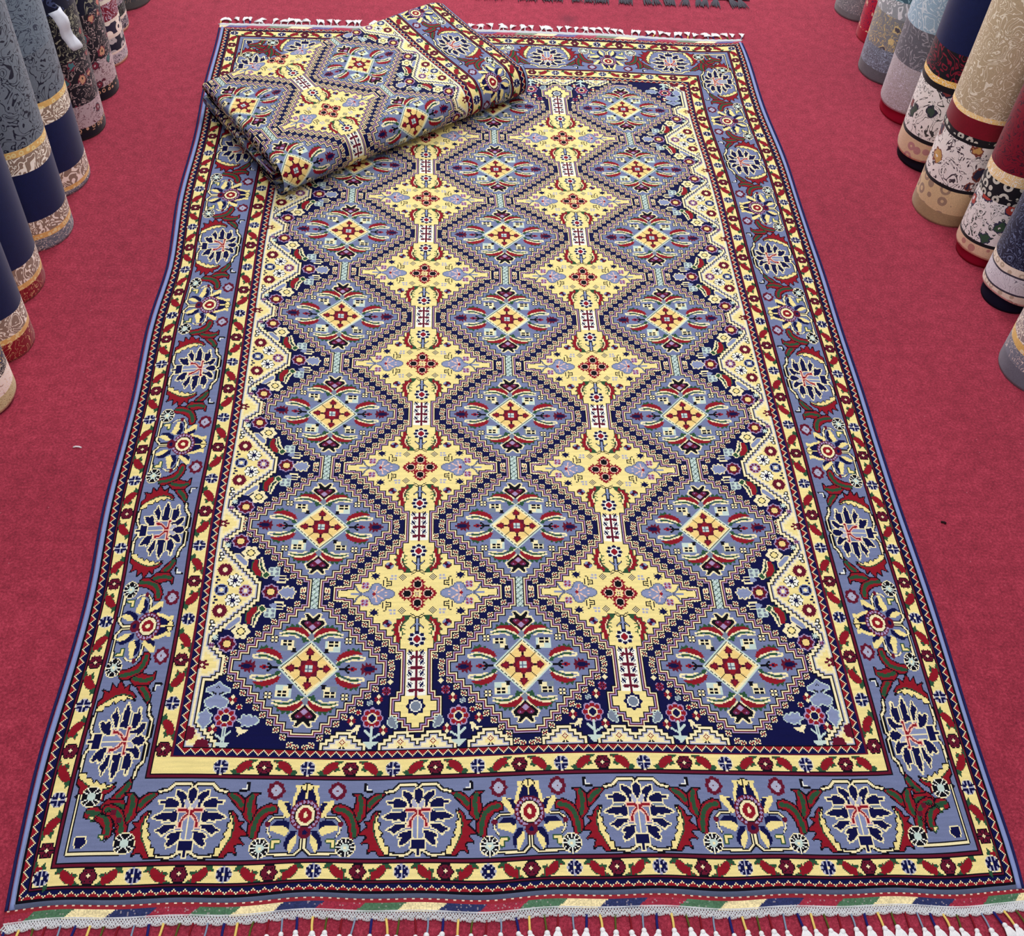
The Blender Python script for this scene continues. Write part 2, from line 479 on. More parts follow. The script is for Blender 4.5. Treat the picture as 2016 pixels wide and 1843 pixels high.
def yellow_medallion(cu, cv):
    for a in range(4):
        ca, sa = [(1, 0), (0, 1), (-1, 0), (0, -1)][a]
        f = lambda P, ca=ca, sa=sa: np.c_[cu + ca * P[:, 0] - sa * P[:, 1], cv + sa * P[:, 0] + ca * P[:, 1]]
        C.poly([(3, 0), (4.5, 3.5), (4, 5.2), (6.2, 4.6), (7.5, 7), (9, 5), (11.5, 7), (12, 4.4), (14.5, 5), (14, 2.4), (16, 2.8), (15.6, 1), (19, 0), (15.6, -1), (16, -2.8), (14, -2.4), (14.5, -5), (12, -4.4), (11.5, -7), (9, -5), (7.5, -7), (6.2, -4.6), (4, -5.2), (4.5, -3.5)], 'r', f)
        C.ell((9.4, 0), 4.3, 4.0, 'p', f)
        C.ell((9.4, 0), 3.4, 3.2, 'k', f)
        C.line([(2.5, 3.2), (5.5, 6.4)], 'r', 1.3, f)
    C.line([(-3, -3), (3, 3)], 'p', 1.3, TF(cu, cv)); C.line([(-3, 3), (3, -3)], 'p', 1.3, TF(cu, cv))
    C.stamp(cu, cv, ['k.k', '.c.', 'k.k'])
    for sx in (-1, 1):
        T = TF(cu, cv, sx, 1)
        body = [(20.5, 0), (22, 2.4), (25.5, 4), (28, 3.6), (29.5, 5.6), (31.5, 6), (33, 9), (37, 10.4), (40, 9), (41.5, 5.2), (43.5, 2.4), (47, 1.2)]
        body = body + [(x, -y) for x, y in body[::-1]]
        C.poly(body, 's', T, 'u', 1.0)
        C.line([(45, 0.9), (58.5, 0.9)], 'k', 0.9, T); C.line([(45, -0.9), (58.5, -0.9)], 'k', 0.9, T); C.line([(45, 0), (58.5, 0)], 's', 1.1, T)
        for sy in (-1, 1):
            C.line([(50, 1), (53.5, 4), (55.5, 8)], 'u', 1.5, TF(cu, cv, sx, sy))
            C.line([(31, 4.5), (35, 1.5)], 'p', 1.1, TF(cu, cv, sx, sy)); C.line([(36, 8), (37, 3.5)], 'p', 1.3, TF(cu, cv, sx, sy))
            C.line([(40, 4), (37.5, 2)], 'p', 1.0, TF(cu, cv, sx, sy))
        C.poly([(36, 0), (38.3, 2.2), (40.6, 0), (38.3, -2.2)], 'r', T)
        C.line([(27, 2), (29, 1)], 'p', 1, T); C.line([(27, -2), (29, -1)], 'p', 1, T)
        for sy in (-1, 1):
            T2 = TF(cu, cv, sx, sy)
            C.line([(27.5, 8), (23.5, 8.6), (23, 12.4), (27, 12), (27.4, 15.5), (30, 17)], 'k', 1.0, T2)
            C.line([(30, 8), (30.4, 14)], 'k', 1.0, T2)
            C.line([(25, 10.5), (27.5, 10.2)], 'k', 0.9, T2)
            C.stamp(cu + sx * 46, cv + sy * 8.2, ['.ll.ll.', 'lrllrrl', 'lrlllrl', '.lllll.', 'lrllrrl', 'lrrllrl', '.ll.ll.'], fx=sx < 0)
            C.stamp(cu + sx * 37.5, cv + sy * 17.5, ['n..nn..n', '.nnnnnn.', 'nnnnnnn.', '.nnnnnnn', '.nnnnn..', 'n..nn.n.', '...n....'], fx=sx < 0, fy=sy < 0)
            C.stamp(cu + sx * 22, cv + sy * 17, ['hh.hhh', 'hh.hhh', '......', 'hh.hh.', 'hh.hh.'], fx=sx < 0, fy=sy > 0)
            C.stamp(cu + sx * 13.7, cv + sy * 16.6, ['...k...', '..kck..', '.kckck.', 'kckckck', '.kckck.', '..kck..', '...k...'])
            C.stamp(cu + sx * 26, cv + sy * 28.5, ['..mmss..', '.mmmsss.', 'kmmnnssk', 'ssnnnmmm', 'sssnmmmk', '.ssmmmm.', '..skkm..'], fx=sx < 0, fy=sy < 0)
            # red leaf
            C.poly([(7, 22), (12, 21.5), (13.5, 24.5), (17.5, 25), (17.5, 28), (20.5, 30), (19, 32), (21.5, 35), (19, 36), (20, 40), (17.5, 39.5), (17.5, 46), (15, 47), (14, 42), (15.5, 37), (14, 31), (10, 27)], 'r', T2, 'g', 0.7)
            C.poly([(5.5, 21), (10, 20.5), (11.5, 25), (8, 26.5)], 'g', T2)
            C.line([(11, 26.5), (13, 30), (13.2, 35), (12, 40)], 'g', 1.1, T2)
            C.line([(13, 29), (10.5, 31)], 'g', 0.9, T2); C.line([(13.3, 33), (10.4, 34.5)], 'g', 0.9, T2); C.line([(12.4, 38), (10, 39)], 'g', 0.9, T2)
            C.line([(13.2, 27), (15, 31), (15.4, 35), (14, 41)], 'c', 1.0, T2)
    for sy in (-1, 1):
        T = TF(cu, cv, 1, sy)
        for sx in (-1, 1):
            T2 = TF(cu, cv, sx, sy)
            C.line([(1.2, 23), (1.2, 37)], 'k', 0.8, T2)
            C.line([(0.5, 23), (6, 19)], 'k', 0.9, T2); C.line([(1, 24.5), (7, 21)], 'k', 0.8, T2)
            C.line([(1, 29), (5.5, 33)], 'k', 1.8, T2); C.line([(1.2, 29.5), (5, 32.8)], 's', 0.7, T2)
        C.line([(0, 24), (0, 38)], 's', 1.3, T)
        round_flower(cu, cv + sy * 43.5, 7.2, 7.2, 'n', 'w', 'r', 8)
        C.ell((cu, cv + sy * 43.5), 4.2, 4.2, 'w'); C.ell((cu, cv + sy * 43.5), 3.2, 3.2, 'r')

def neck_column(cu, v0, v1, n):
    """pale column with a maroon trunk"""
    C.poly([(cu - 8.6, v0), (cu + 8.6, v0), (cu + 8.6, v1), (cu - 8.6, v1)], 'c')
    C.poly([(cu - 7.6, v0), (cu + 7.6, v0), (cu + 7.6, v1), (cu - 7.6, v1)], 'w')
    C.line([(cu, v0), (cu, v1)], 'k', 2.6); C.line([(cu, v0), (cu, v1)], 'm', 2.0)
    st = (v1 - v0) / n
    for k in range(n):
        y = v0 + st * (k + 0.5)
        for sx in (-1, 1):
            C.poly([(1, -1.2), (4, -1.6), (7.5, 0.3), (4.5, 0.7), (7, 2), (3.5, 1.8), (1, 1.2)], 'm', TF(cu, y, sx, -1))
            C.stamp(cu + sx * 5, y + st * 0.5, ['.n.n.', 'n.nn.', '.nnn.', '.nn.n', '.n.n.'], fx=sx < 0)
for cu in (-180, 0, 180):
    for a, b in zip(ROWS[:-1], ROWS[1:]):
        C.poly([(cu - 3, a + 50), (cu + 3, a + 50), (cu + 3, b - 50), (cu - 3, b - 50)], 'b')
        C.poly([(cu - 3, a + 55), (cu + 3, a + 55), (cu + 3, b - 55), (cu - 3, b - 55)], 't')
        for y in range(a + 55, b - 55):
            for x in range(-3, 3):
                if (x * 2 + y * 3) % 5 == 0 or (x + y) % 6 == 0:
                    A[y - V0, cu + x - U0] = ID['g'] if (x + y) % 3 else ID['d']
    for cv in ROWS:
        blue_medallion(cu, cv)
for cu in (-90, 90):
    for a, b in zip(HALF[:-1], HALF[1:]):
        neck_column(cu, a + 55, b - 55, 3)
    neck_column(cu, -24, 15, 4); neck_column(cu, 825, 864, 4)
    for cv in HALF:
        yellow_medallion(cu, cv)
    for cv in (-33, 873):
        C.ell((cu, cv), 7.6, 7.6, 'n', None, 8, 0.14); C.ell((cu, cv), 5.0, 5.0, 'w'); C.ell((cu, cv), 4.0, 4.0, 'd')

# ---- side and end triangles
def tri_profile(dy):
    dy = np.abs(dy)
    t = np.where(dy < 5, 41, np.where(dy < 45, 41 - (dy - 5) * 0.94, np.where(dy < 51, 3.4, np.where(dy < 65, 3.4 + (dy - 51) * 1.05, 18.5))))
    return np.floor(t / 2.8) * 2.8
FE = 269
ud = FE - np.abs(UU)
dyh = ((VV + 0) % 140) - 70
T_in = (ud > 0) & (ud < tri_profile(dyh)) & (VV > -11) & (VV < 851)
vb = np.minimum(VV + 69, 909 - VV)
T_in |= (ud > 0) & (ud < 4.5) & (VV > -69) & (VV < 909)
T_in |= (ud > 0) & (vb > 0) & (np.floor(ud / 3) * 3 + np.floor(vb / 3) * 3 < 21)
for c in (30, 75, 101, 147):
    hh = np.minimum(np.floor((14.5 - np.abs(np.abs(UU) - c) * 0.78) / 3) * 3, 12)
    T_in |= (vb > 0) & (vb < hh)
d1 = dil(T_in); d2 = dil(d1); d3 = dil(d2); d4 = dil(d3)
fld = (ud > 0) & (vb > 0)
A[d4 & fld & ~(B | Ym) & (A == ID['n'])] = ID['k']
A[d3 & fld] = ID['c']
A[d1 & fld] = ID['k']
A[T_in & fld] = ID['h']
er = ~dil(~T_in); er2 = ~dil(~T_in, 3)
A[er & fld] = ID['c']; A[er2 & fld] = ID['y']
A[(ud > 0) & (ud < 2.2) & fld & er] = ID['c']

def fl8(u, v, r, petal, core, edge=None):
    if edge:
        C.ell((u, v), r + 1.0, r + 1.0, edge, None, 8, 0.1)
    C.ell((u, v), r, r, petal, None, 8, 0.1)
    C.ell((u, v), r * 0.42, r * 0.42, core)
MAR = lambda u, v: (C.ell((u, v), 7.6, 7.6, 'l', None, 8, 0.08), C.ell((u, v), 6.5, 6.5, 'm', None, 8, 0.1), C.ell((u, v), 3.6, 3.6, 'k'), C.ell((u, v), 3.0, 3.0, 'o'))
for cv in HALF:
    for sx in (-1, 1):
        for q in (20.5, -20.5):
            round_flower(sx * 259, cv + q, 6.2, 6.2, 'm', 'm', 'c'); C.ell((sx * 259, cv + q), 2, 2, 'c')
        for q in (9.8, -9.8):
            round_flower(sx * 249.3, cv + q, 6.6, 6.6, 'k', 'y', 'n', 8)
            C.ell((sx * 249.3, cv + q), 6.0, 6.0, 'w', None, 8, 0.12)
            for a in range(8):
                th = (a + 0.5) * math.pi / 4
                C.line([(sx * 249.3, cv + q), (sx * 249.3 + 5.5 * math.cos(th), cv + q + 5.5 * math.sin(th))], 'k', 0.8)
            C.ell((sx * 249.3, cv + q), 2.2, 2.2, 'n')
        for (uu, pe) in ((239.5, 'm'), (260, 'n')):
            C.ell((sx * uu, cv), 6.0, 6.0, 'l' if pe == 'm' else 's')
            for a in range(8):
                th = (a + 0.5) * math.pi / 4
                C.ell((sx * uu + 4.2 * math.cos(th), cv + 4.2 * math.sin(th)), 1.3, 1.3, pe)
            C.ell((sx * uu, cv), 2.0, 2.0, 'c')
        for q in (-10, 10):
            for a in range(3, 6):
                th = a * math.pi / 4
                C.ell((sx * 268 + sx * 4.2 * math.cos(th), cv + q + 4.2 * math.sin(th)), 1.4, 1.5, 'n')
        for q in (-34, 34):
            for a in range(3, 6):
                th = a * math.pi / 4
                C.ell((sx * 267 + sx * 4.2 * math.cos(th), cv + q + 4.2 * math.sin(th)), 2.2, 2.1, 'k')
                C.ell((sx * 267 + sx * 4.2 * math.cos(th), cv + q + 4.2 * math.sin(th)), 1.4, 1.4, 'w')
        # navy ground
        MAR(sx * 218, cv)
        T = TF(sx * 204, cv, sx, 1)
        C.poly([(7, 0), (4.5, 3), (4, 5), (2, 3.6), (0, 6), (-1.6, 3.6), (-4.5, 5.4), (-5, 2.4), (-7, 0.8), (-5, -2.4), (-5.5, -5.4), (-2, -4), (0, -6), (2, -4), (4, -5), (4.5, -2.6)], 's', T, 'c', 0.9)
        for sy in (-1, 1):
            T = TF(sx * 211, cv + sy * 13, sx, sy)
            C.line([(6, 0.8), (-6.5, 0)], 'c', 1.1, T); C.line([(3, 3), (-4.5, 3.2)], 'c', 1.0, T); C.line([(3, -3), (-4.5, -3)], 'c', 1.0, T)
            C.line([(-4, 1.6), (-6.5, 0), (-4, -1.6)], 'c', 0.9, T)
            C.poly([(1, 3), (5, 2.6), (7.5, 0), (4, -2.4), (1, -2)], 's', T)
            u, v = sx * 216.8, cv + sy * 20.5
            C.ell((u, v), 5.6, 5.4, 't', None, 4, 0.08, math.pi / 4)
            for qx in (-1, 1):
                for qy in (-1, 1):
                    C.ell((u + qx * 2.4, v + qy * 2.3), 1.7, 1.6, 'd')
            T = TF(sx * 229, cv + sy * 23, sx, sy)
            C.poly([(-6, -8), (-2, -9), (5, -7), (8, -1), (8, 6), (4, 10), (2, 3), (-2, -3)], 'g', T)
            C.poly([(-1, -8), (3.5, -6.5), (7, -1), (7, 4), (5.5, 9), (2.5, 9), (2.5, 2), (-1.5, -4)], 'r', T)
            C.line([(-4, -5.5), (0, -1), (1.4, 4), (2, 10)], 'c', 1.2, T)
            C.poly([(-8.4, -5.5), (-5.6, -9.4), (-2.6, -7), (-5, -3)], 'g', T, 'c', 0.9)
            C.line([(-5, -2.5), (-2.5, 2), (-1, 8), (0, 11)], 'c', 1.8, T)
            C.line([(-4, -3), (-1.2, 1), (0.2, 6)], 'g', 1.1, T)
            u, v = sx * 239, cv + sy * 39
            C.ell((u, v), 7.2, 7.0, 'c', None, 6, 0.12); C.ell((u, v), 3.7, 3.6, 'k'); C.ell((u, v), 2.9, 2.8, 'y')
            MAR(sx * 249, cv + sy * 51)
            T = TF(sx * 245.5, cv + sy * 31, sx, sy)
            C.poly([(-5, -5), (-1.5, -5), (5, 2), (7, 6.5), (4, 6.5), (0, 3), (-4.5, -1)], 's', T, 'c', 0.8)
            C.stamp(sx * 259, cv + sy * 46, ['t.t.t', '.ttt.', 'ttttt', '.ttt.', 't.t.t'])
            C.stamp(sx * 262, cv + sy * 52.5, ['.l.l.', 'lvlvl', '.vvv.', 'lvlvl', '.l.l.'])
for cv in ROWS:
    for sx in (-1, 1):
        T = TF(sx * 269, cv, -sx, 1)
        C.poly([(0, 4), (3, 3), (7, 4.5), (5.4, 1.4), (9, 0), (5.4, -1.4), (7, -4.5), (3, -3), (0, -4)], 'm', T)
        C.stamp(sx * 266, cv, ['.c.', 'ccc', '.c.'])
# ---- bottom / top end ground
for e in (0, 1):
    fy = (lambda v: v) if e == 0 else (lambda v: 840 - v)
    sg = 1 if e == 0 else -1
    for cu in (-180, 0, 180):
        for sx in (-1, 1):
            if abs(cu + sx * 90) > 200:
                continue
            X_ = lambda x: cu + sx * x
            C.stamp(X_(69), fy(-12), ['..c..', '.ccc.', 'ccccc', '.ccc.', '..c..'])
            C.stamp(X_(65.3), fy(-19.5), ['.lr.rl.', 'lvr.rvl', 'rrkvkrr', '.vvvvv.', 'rrkvkrr', 'lvr.rvl', '.lr.rl.'])
            for (x, v) in ((59.5, -26.5), (38.6, -44.2), (64.5, -52.3)):
                C.stamp(X_(x), fy(v), ['....c....', '...ccc...', '..mcccm..', '.rrmcmrr.', '..rmmmr..', '.rrmcmrr.', '..mcccm..', '...ccc...', '....c....'])
            C.stamp(X_(52), fy(-30), ['..dt.', 'tdddt', 'ddtdd', 'tdddt', '.td..'])
            C.stamp(X_(43.5), fy(-37), ['.c.c.', 'crrrc', '.rrr.', 'crrrc', '..c..'])
            def treeflower(u, v):
                C.ell((u, v), 8.6, 8.6, 'l', None, 8, 0.07); C.ell((u, v), 7.5, 7.5, 'r', None, 8, 0.09)
                for a in range(8):
                    th = (a + 0.5) * math.pi / 4
                    C.line([(u, v), (u + 7 * math.cos(th), v + 7 * math.sin(th))], 'l', 0.7)
                C.ell((u, v), 4.2, 4.2, 'c'); C.ell((u, v), 3.2, 3.2, 'n')
            def tree(u, v, sx):
                T = TF(u, v, sx, sg)
                C.line([(0, 7), (0, -7)], 't', 2.8, T); C.line([(0, 7), (0, -7)], 'd', 0.8, T)
                C.line([(0, -1), (-5, 4)], 't', 1.8, T); C.line([(0, -3), (6, 1)], 't', 1.8, T)
                C.poly([(-6, -5), (6, -5), (4, -8), (1.5, -8.6), (1, -11), (-1.5, -10.5), (-4, -8)], 't', T)
            treeflower(X_(55), fy(-42.5)); tree(X_(55), fy(-57), sx)
            T = TF(X_(41.5), fy(-51.5), sx, sg)
            C.poly([(-6, -1), (-1, 0), (1, 3), (5, 4), (4, 1.6), (3, -2), (2, -4.4), (1, -1.8), (-2, -3.6), (-3, -1.6)], 'c', T)
            T = TF(X_(71.5), fy(-46), sx, sg)
            C.poly([(3, -5), (-1, -4), (-3.4, -1), (-3, 3), (-1, 5), (1, 3), (3.5, 3.6), (1.5, 1), (4, 0.4), (1.6, -1.2), (4, -2.6)], 'd', T, 't', 0.9)
    for sx in (-1, 1):
        X_ = lambda x: sx * x
        C.stamp(X_(238), fy(-29), ['....c....', '...ccc...', '..mcccm..', '.rrmcmrr.', '..rmmmr..', '.rrmcmrr.', '..mcccm..', '...ccc...', '....c....'])
        C.stamp(X_(231.5), fy(-35), ['.c.c.', 'crrrc', '.rrr.', 'crrrc', '..c..'])
        T = TF(X_(250), fy(-27), sx, sg)
        C.poly([(0, 12), (3, 9.5), (9, 6.5), (9, 4), (4, 3), (3, 0), (9, -3.5), (8, -8), (4, -10), (0, -7.6), (-4, -10), (-8, -8), (-9, -3.5), (-3, 0), (-4, 3), (-9, 4), (-9, 6.5), (-3, 9.5)], 's', T, 't', 1.0)
        C.line([(-5, 4), (-1.5, 2)], 'k', 1.2, T); C.line([(5, 4), (1.5, 2)], 'k', 1.2, T); C.stamp(X_(250), fy(-19), ['.k.', 'k.k'])
        T = TF(X_(222.5), fy(-46.5), sx, sg)
        C.poly([(-8, 0), (-5, 3.4), (-2, 2.8), (0, 5), (2, 3.2), (5, 4.8), (5.4, 1.4), (8.6, 0), (5, -2), (5, -4.4), (2, -3.4), (0, -5), (-2, -3.2), (-5, -3)], 's', T, 't', 0.9)
        T = TF(X_(257), fy(-46), sx, sg)
        C.poly([(0, 8.5), (2.4, 5), (5.5, 4), (4, 1), (5, -2), (2, -5), (0, -8.5), (-2.6, -5), (-5, -2.6), (-3.6, 0.6), (-5.4, 3.4), (-2.4, 4.6)], 's', T, 't', 0.9)
        treeflower(X_(241), fy(-45)); tree(X_(240.5), fy(-60), sx)
        C.stamp(X_(249.5), fy(-54.5), ['....c....', '...ccc...', '..mcccm..', '.rrmcmrr.', '..rmmmr..', '.rrmcmrr.', '..mcccm..', '...ccc...', '....c....'])
        T = TF(X_(227), fy(-55), sx, sg)
        C.poly([(-6, 1), (-1, 1), (2, 3), (5, 3.4), (4, 0), (2, -2), (2.6, -5), (0, -3), (-3, -2)], 'c', T)
        C.ell((X_(268), fy(-58)), 5.5, 5.5, 'm', None, 8, 0.1); C.ell((X_(256), fy(-68)), 5.5, 5.5, 'm', None, 8, 0.1)
    for c in (30, 75, 101, 147):
        for sx in (-1, 1):
            C.stamp(sx * c, fy(-62.5), ['c.r.c', '.rcr.', 'rcccr', '.rcr.', 'c.r.c'])
            C.stamp(sx * c, fy(-67.2), ['.k.k.', 'kkckk'])

# ---- borders. ring distance functions
EB, ET = -69, 909                     # field ends
au = np.abs(UU)
dB = EB - VV; dT = VV - ET
ends_b = [0, 6.6, 8.4, 22.3, 25, 86, 89, 103, 105, 111, 114.5]
ends_t = [0, 6.6, 8.4, 23.0, 26, 87, 90, 104, 106, 111.5, 114.5]
side_b = [0, 6.8, 8.6, 22.0, 25, 77, 80, 93, 95, 102, 107]
# normalised ring coordinate so corners mitre
def ringcoord(d, b):
    return np.interp(d, b, np.arange(len(b)), left=-1)
rs = ringcoord(au - FE, side_b); rb = ringcoord(dB, ends_b); rt = ringcoord(dT, ends_t)
R_ = np.maximum(rs, np.maximum(rb, rt))
isside = (rs >= np.maximum(rb, rt))
out = R_ >= 0
def setr(a, b, ch):
    A[(R_ >= a) & (R_ < b)] = ID[ch]
setr(0, 1, 'n'); setr(1, 2, 'm'); setr(2, 3, 'y'); setr(3, 4, 'm'); setr(4, 5, 'b'); setr(5, 6, 'm'); setr(6, 7, 'y'); setr(7, 8, 'm'); setr(8, 9, 'n'); setr(9, 10.01, 's')
# dark piping on the guard stripes
for r0, r1 in ((2.93, 3.0), (3.7, 4.0), (5.0, 5.3), (5.97, 6.05), (6.93, 7.0), (7.6, 8.0), (8.88, 9.12)):
    A[(R_ >= r0) & (R_ < r1)] = ID['k']
# pale edge line
A[(R_ >= 9.9) & isside] = ID['n']
A[(R_ >= 9.0) & ~isside] = ID['u']
A[(R_ >= 9.0) & (R_ < 9.2)] = ID['k']
# zigzags
def zig(r0, flip):
    f = (R_ - r0)
    m = (R_ >= r0) & (R_ < r0 + 1)
    along = np.floor(np.where(isside, VV, UU))
    d = np.abs((along % 8) - 4)
    fr = np.floor((f if not flip else 1 - f) * 7)
    A[m] = ID['n']
    A[m & (fr < 5 - d)] = ID['r']
    A[m & (np.abs(fr - (5 - d)) < 0.5)] = ID['c']
    A[m & (fr < 1)] = ID['k']
zig(0, False); zig(8, True)

def small_flower_red(u, v):
    C.ell((u, v), 6.2, 6.0, 'k', None, 6, 0.08)
    C.ell((u, v), 5.4, 5.2, 'm', None, 6, 0.1)
    for a in range(6):
        th = (a + 0.5) * math.pi / 3 + math.pi / 6
        C.line([(u, v), (u + 5 * math.cos(th), v + 5 * math.sin(th))], 'k', 0.55)
    C.stamp(u, v, ['.c.', 'ccc', '.c.'])
def small_flower_blue(u, v):
    C.ell((u, v), 6.2, 6.2, 'c'); C.ell((u, v), 5.6, 5.6, 'h')
    for a in range(8):
        th = (a + 0.5) * math.pi / 4
        C.line([(u + 2 * math.cos(th), v + 2 * math.sin(th)), (u + 4.6 * math.cos(th), v + 4.6 * math.sin(th))], 'n', 2.2)
    C.line([(u - 5, v), (u + 5, v)], 'h', 0.9); C.line([(u, v - 5), (u, v + 5)], 'h', 0.9)
    C.stamp(u, v, ['cc', 'cc'])
LEAF = [(6.2, 5.6), (12, 5.8), (16.8, 4.2), (20, 1.2), (21.4, -2.2), (25.4, -2.8), (23.2, -5.6), (18.4, -5.0), (15, -2.8), (12.8, -0.2), (12.2, -2.2), (8.2, -1.0), (10, 1.2), (10.4, 3.4)]
TIPS = [[(6, 5.7), (10.4, 5.7), (10, 4.2)], [(21.2, -2.4), (25.6, -2.9), (23.2, -5.7), (20, -5.2)], [(8, -0.8), (12.2, -2.4), (11.6, 0.2), (9.6, 0.6)]]
def leafs(P, along, across, sc, sa, flipc):
    pass
def yellow_band(side, inner):
    if side in ('b', 't'):
        e = ends_b if side == 'b' else ends_t
        mid = (e[2] + e[3]) / 2 if inner else (e[6] + e[7]) / 2
        cc = EB - mid if side == 'b' else ET + mid
        sgn = 1 if side == 'b' else -1
        per = 66.0 if inner else 63.9
        off = -7.2 if inner else -2.0
        lim = 268 if inner else 338
        k0, k1 = -12, 12
        for k in range(k0, k1):
            c = off + per / 2 * k
            if abs(c) > lim:
                continue
            if k % 2 == 0:
                small_flower_red(c, cc)
                for sx in (-1, 1):
                    T = TF(c, cc, sx * per / 66.0, sgn * (1 if inner else -1))
                    C.poly(LEAF, 'r', T, 'g', 0.45)
                    for tp in TIPS: C.poly(tp, 'g', T)
            else:
                small_flower_blue(c, cc)
    else:
        sg = 1 if side == 'r' else -1
        mid = (side_b[2] + side_b[3]) / 2 if inner else (side_b[6] + side_b[7]) / 2
        cc = sg * (FE + mid)
        lo, hi = (-88, 928) if inner else (-168, 1008)
        k = -12
        for k in range(-6, 32):
            c = 3.7 + 37.3 * k
            if c < lo + 6 or c > hi - 6:
                continue
            if k % 2 == 0:
                small_flower_red(cc, c)
                for sy in (-1, 1):
                    T = TF(cc, c, sg * (-1 if inner else 1), sy * 37.3 / 33, swap=True)
                    if (k == -2 and inner and sy < 0):
                        continue
                    C.poly(LEAF, 'r', T, 'g', 0.4)
                    for tp in TIPS: C.poly(tp, 'g', T)
            else:
                small_flower_blue(cc, c)
for sd in 'btlr':
    for inner in (True, False):
        yellow_band(sd, inner)
# corner blossoms of the outer yellow stripe
for su in (-1, 1):
    for vv in (EB - 96, ET + 97):
        small_flower_blue(su * (FE + 86.5), vv)

# ---- main blue border motifs, local frame: x along, y from inside (0) to outside (61)
def bT(side, c, mir):
    if side == 'b':
        return TF(c, EB - 25, mir, -1)
    if side == 't':
        return TF(c, ET + 26, mir, 1)
    sg = 1 if side == 'r' else -1
    return TF(sg * (FE + 25), c, sg * 52 / 61, mir * 1.15, swap=True)
def Z(L, ox, oy, sx, sy, shear=0.0, y0=0):
    return [((x - ox - (y - y0) * shear) / sx, (y - oy) / sy) for x, y in L]
def rel(L):
    return [(x / 15.0, (y + 28) / 15.8) for x, y in L]
PET = [
    [(0, 80), (38, 108), (50, 150), (42, 205), (18, 262), (0, 275), (-2, 200)],
    [(52, 205), (85, 155), (120, 130), (178, 115), (178, 172), (142, 208), (118, 250), (95, 325), (58, 300)],
    [(128, 265), (160, 240), (225, 205), (262, 210), (288, 240), (355, 243), (340, 268), (290, 272), (285, 325), (190, 328), (140, 310)],
    [(130, 350), (170, 358), (280, 372), (340, 400), (398, 435), (340, 462), (252, 474), (215, 462), (190, 490), (145, 500)],
    [(135, 510), (200, 512), (250, 520), (290, 560), (350, 592), (300, 610), (272, 645), (240, 620), (200, 585), (150, 565)],
    [(50, 600), (90, 608), (150, 615), (200, 640), (218, 680), (180, 690), (205, 740), (200, 785), (160, 770), (120, 740), (70, 680)],
    [(0, 712), (72, 722), (80, 822), (42, 820), (12, 830), (14, 905), (0, 905)]]
def palmette(side, c):
    for mir in (-1, 1):
        T = bT(side, c, mir)
        C.line(rel([(8, 72), (40, 35), (215, 40), (275, 105), (375, 130)]), 'k', 4.2, T)
        C.line(rel([(10, 860), (60, 845), (110, 885), (170, 905), (300, 890)]), 'k', 3.8, T)
        C.line(rel([(8, 72), (40, 35), (215, 40), (275, 105), (375, 130)]), 'c', 1.7, T)
        C.line(rel([(10, 860), (60, 845), (110, 885), (170, 905), (300, 890)]), 'c', 1.5, T)
        # toothed crescent
        cr = Z([(1645, 545), (1690, 590), (1715, 650), (1768, 655), (1735, 705), (1775, 735), (1822, 780), (1765, 785), (1750, 810), (1802, 870), (1750, 860), (1722, 885), (1755, 965), (1712, 935), (1680, 935), (1650, 985), (1585, 985), (1560, 985), (1560, 950), (1640, 860), (1670, 760), (1670, 680), (1640, 600)], 1245, 230, 12.35, 12.9, .075, 300)
        C.poly(cr, 'r', T, 'k', 1.0)
        cy = Z([(1618, 548), (1655, 610), (1680, 700), (1672, 790), (1640, 880), (1600, 975), (1560, 985), (1560, 905), (1600, 900), (1600, 830), (1640, 800), (1610, 770), (1645, 720), (1625, 670), (1655, 650)], 1245, 230, 12.35, 12.9, .075, 300)
        C.poly(cy, 'y', T, 'k', 0.8)
        C.line(Z([(1660, 580), (1690, 700), (1680, 800), (1630, 920)], 1245, 230, 12.35, 12.9, .075, 300), 'g', 0.9, T)
    for mir in (-1, 1):
        T = bT(side, c, mir)
        for p in PET:
            C.poly(rel(p), 'n', T, 'c', 1.15)
    for mir in (-1, 1):
        T = bT(side, c, mir)
        for p in PET:
            C.poly(rel(p), 'n', T)
        C.poly(rel([(0, 395), (38, 420), (62, 500), (52, 600), (62, 680), (30, 700), (0, 700)]), 's', T, 'c', 0.9)
        C.poly(rel([(18, 275), (50, 215), (75, 240), (62, 310), (0, 325), (0, 285)]), 'h', T, 'c', 0.7)
        C.poly(rel([(165, 335), (290, 340), (300, 365), (180, 360)]), 'd', T, 'c', 0.9)
        C.poly(rel([(205, 495), (290, 495), (240, 515), (150, 515)]), 'd', T, 'c', 0.7)
        C.poly(rel([(0, 350), (40, 342), (140, 330), (140, 362), (40, 370), (30, 395), (60, 425), (95, 480), (115, 560), (78, 565), (70, 480), (40, 435), (0, 400)]), 'r', T, 'p', 0.9)
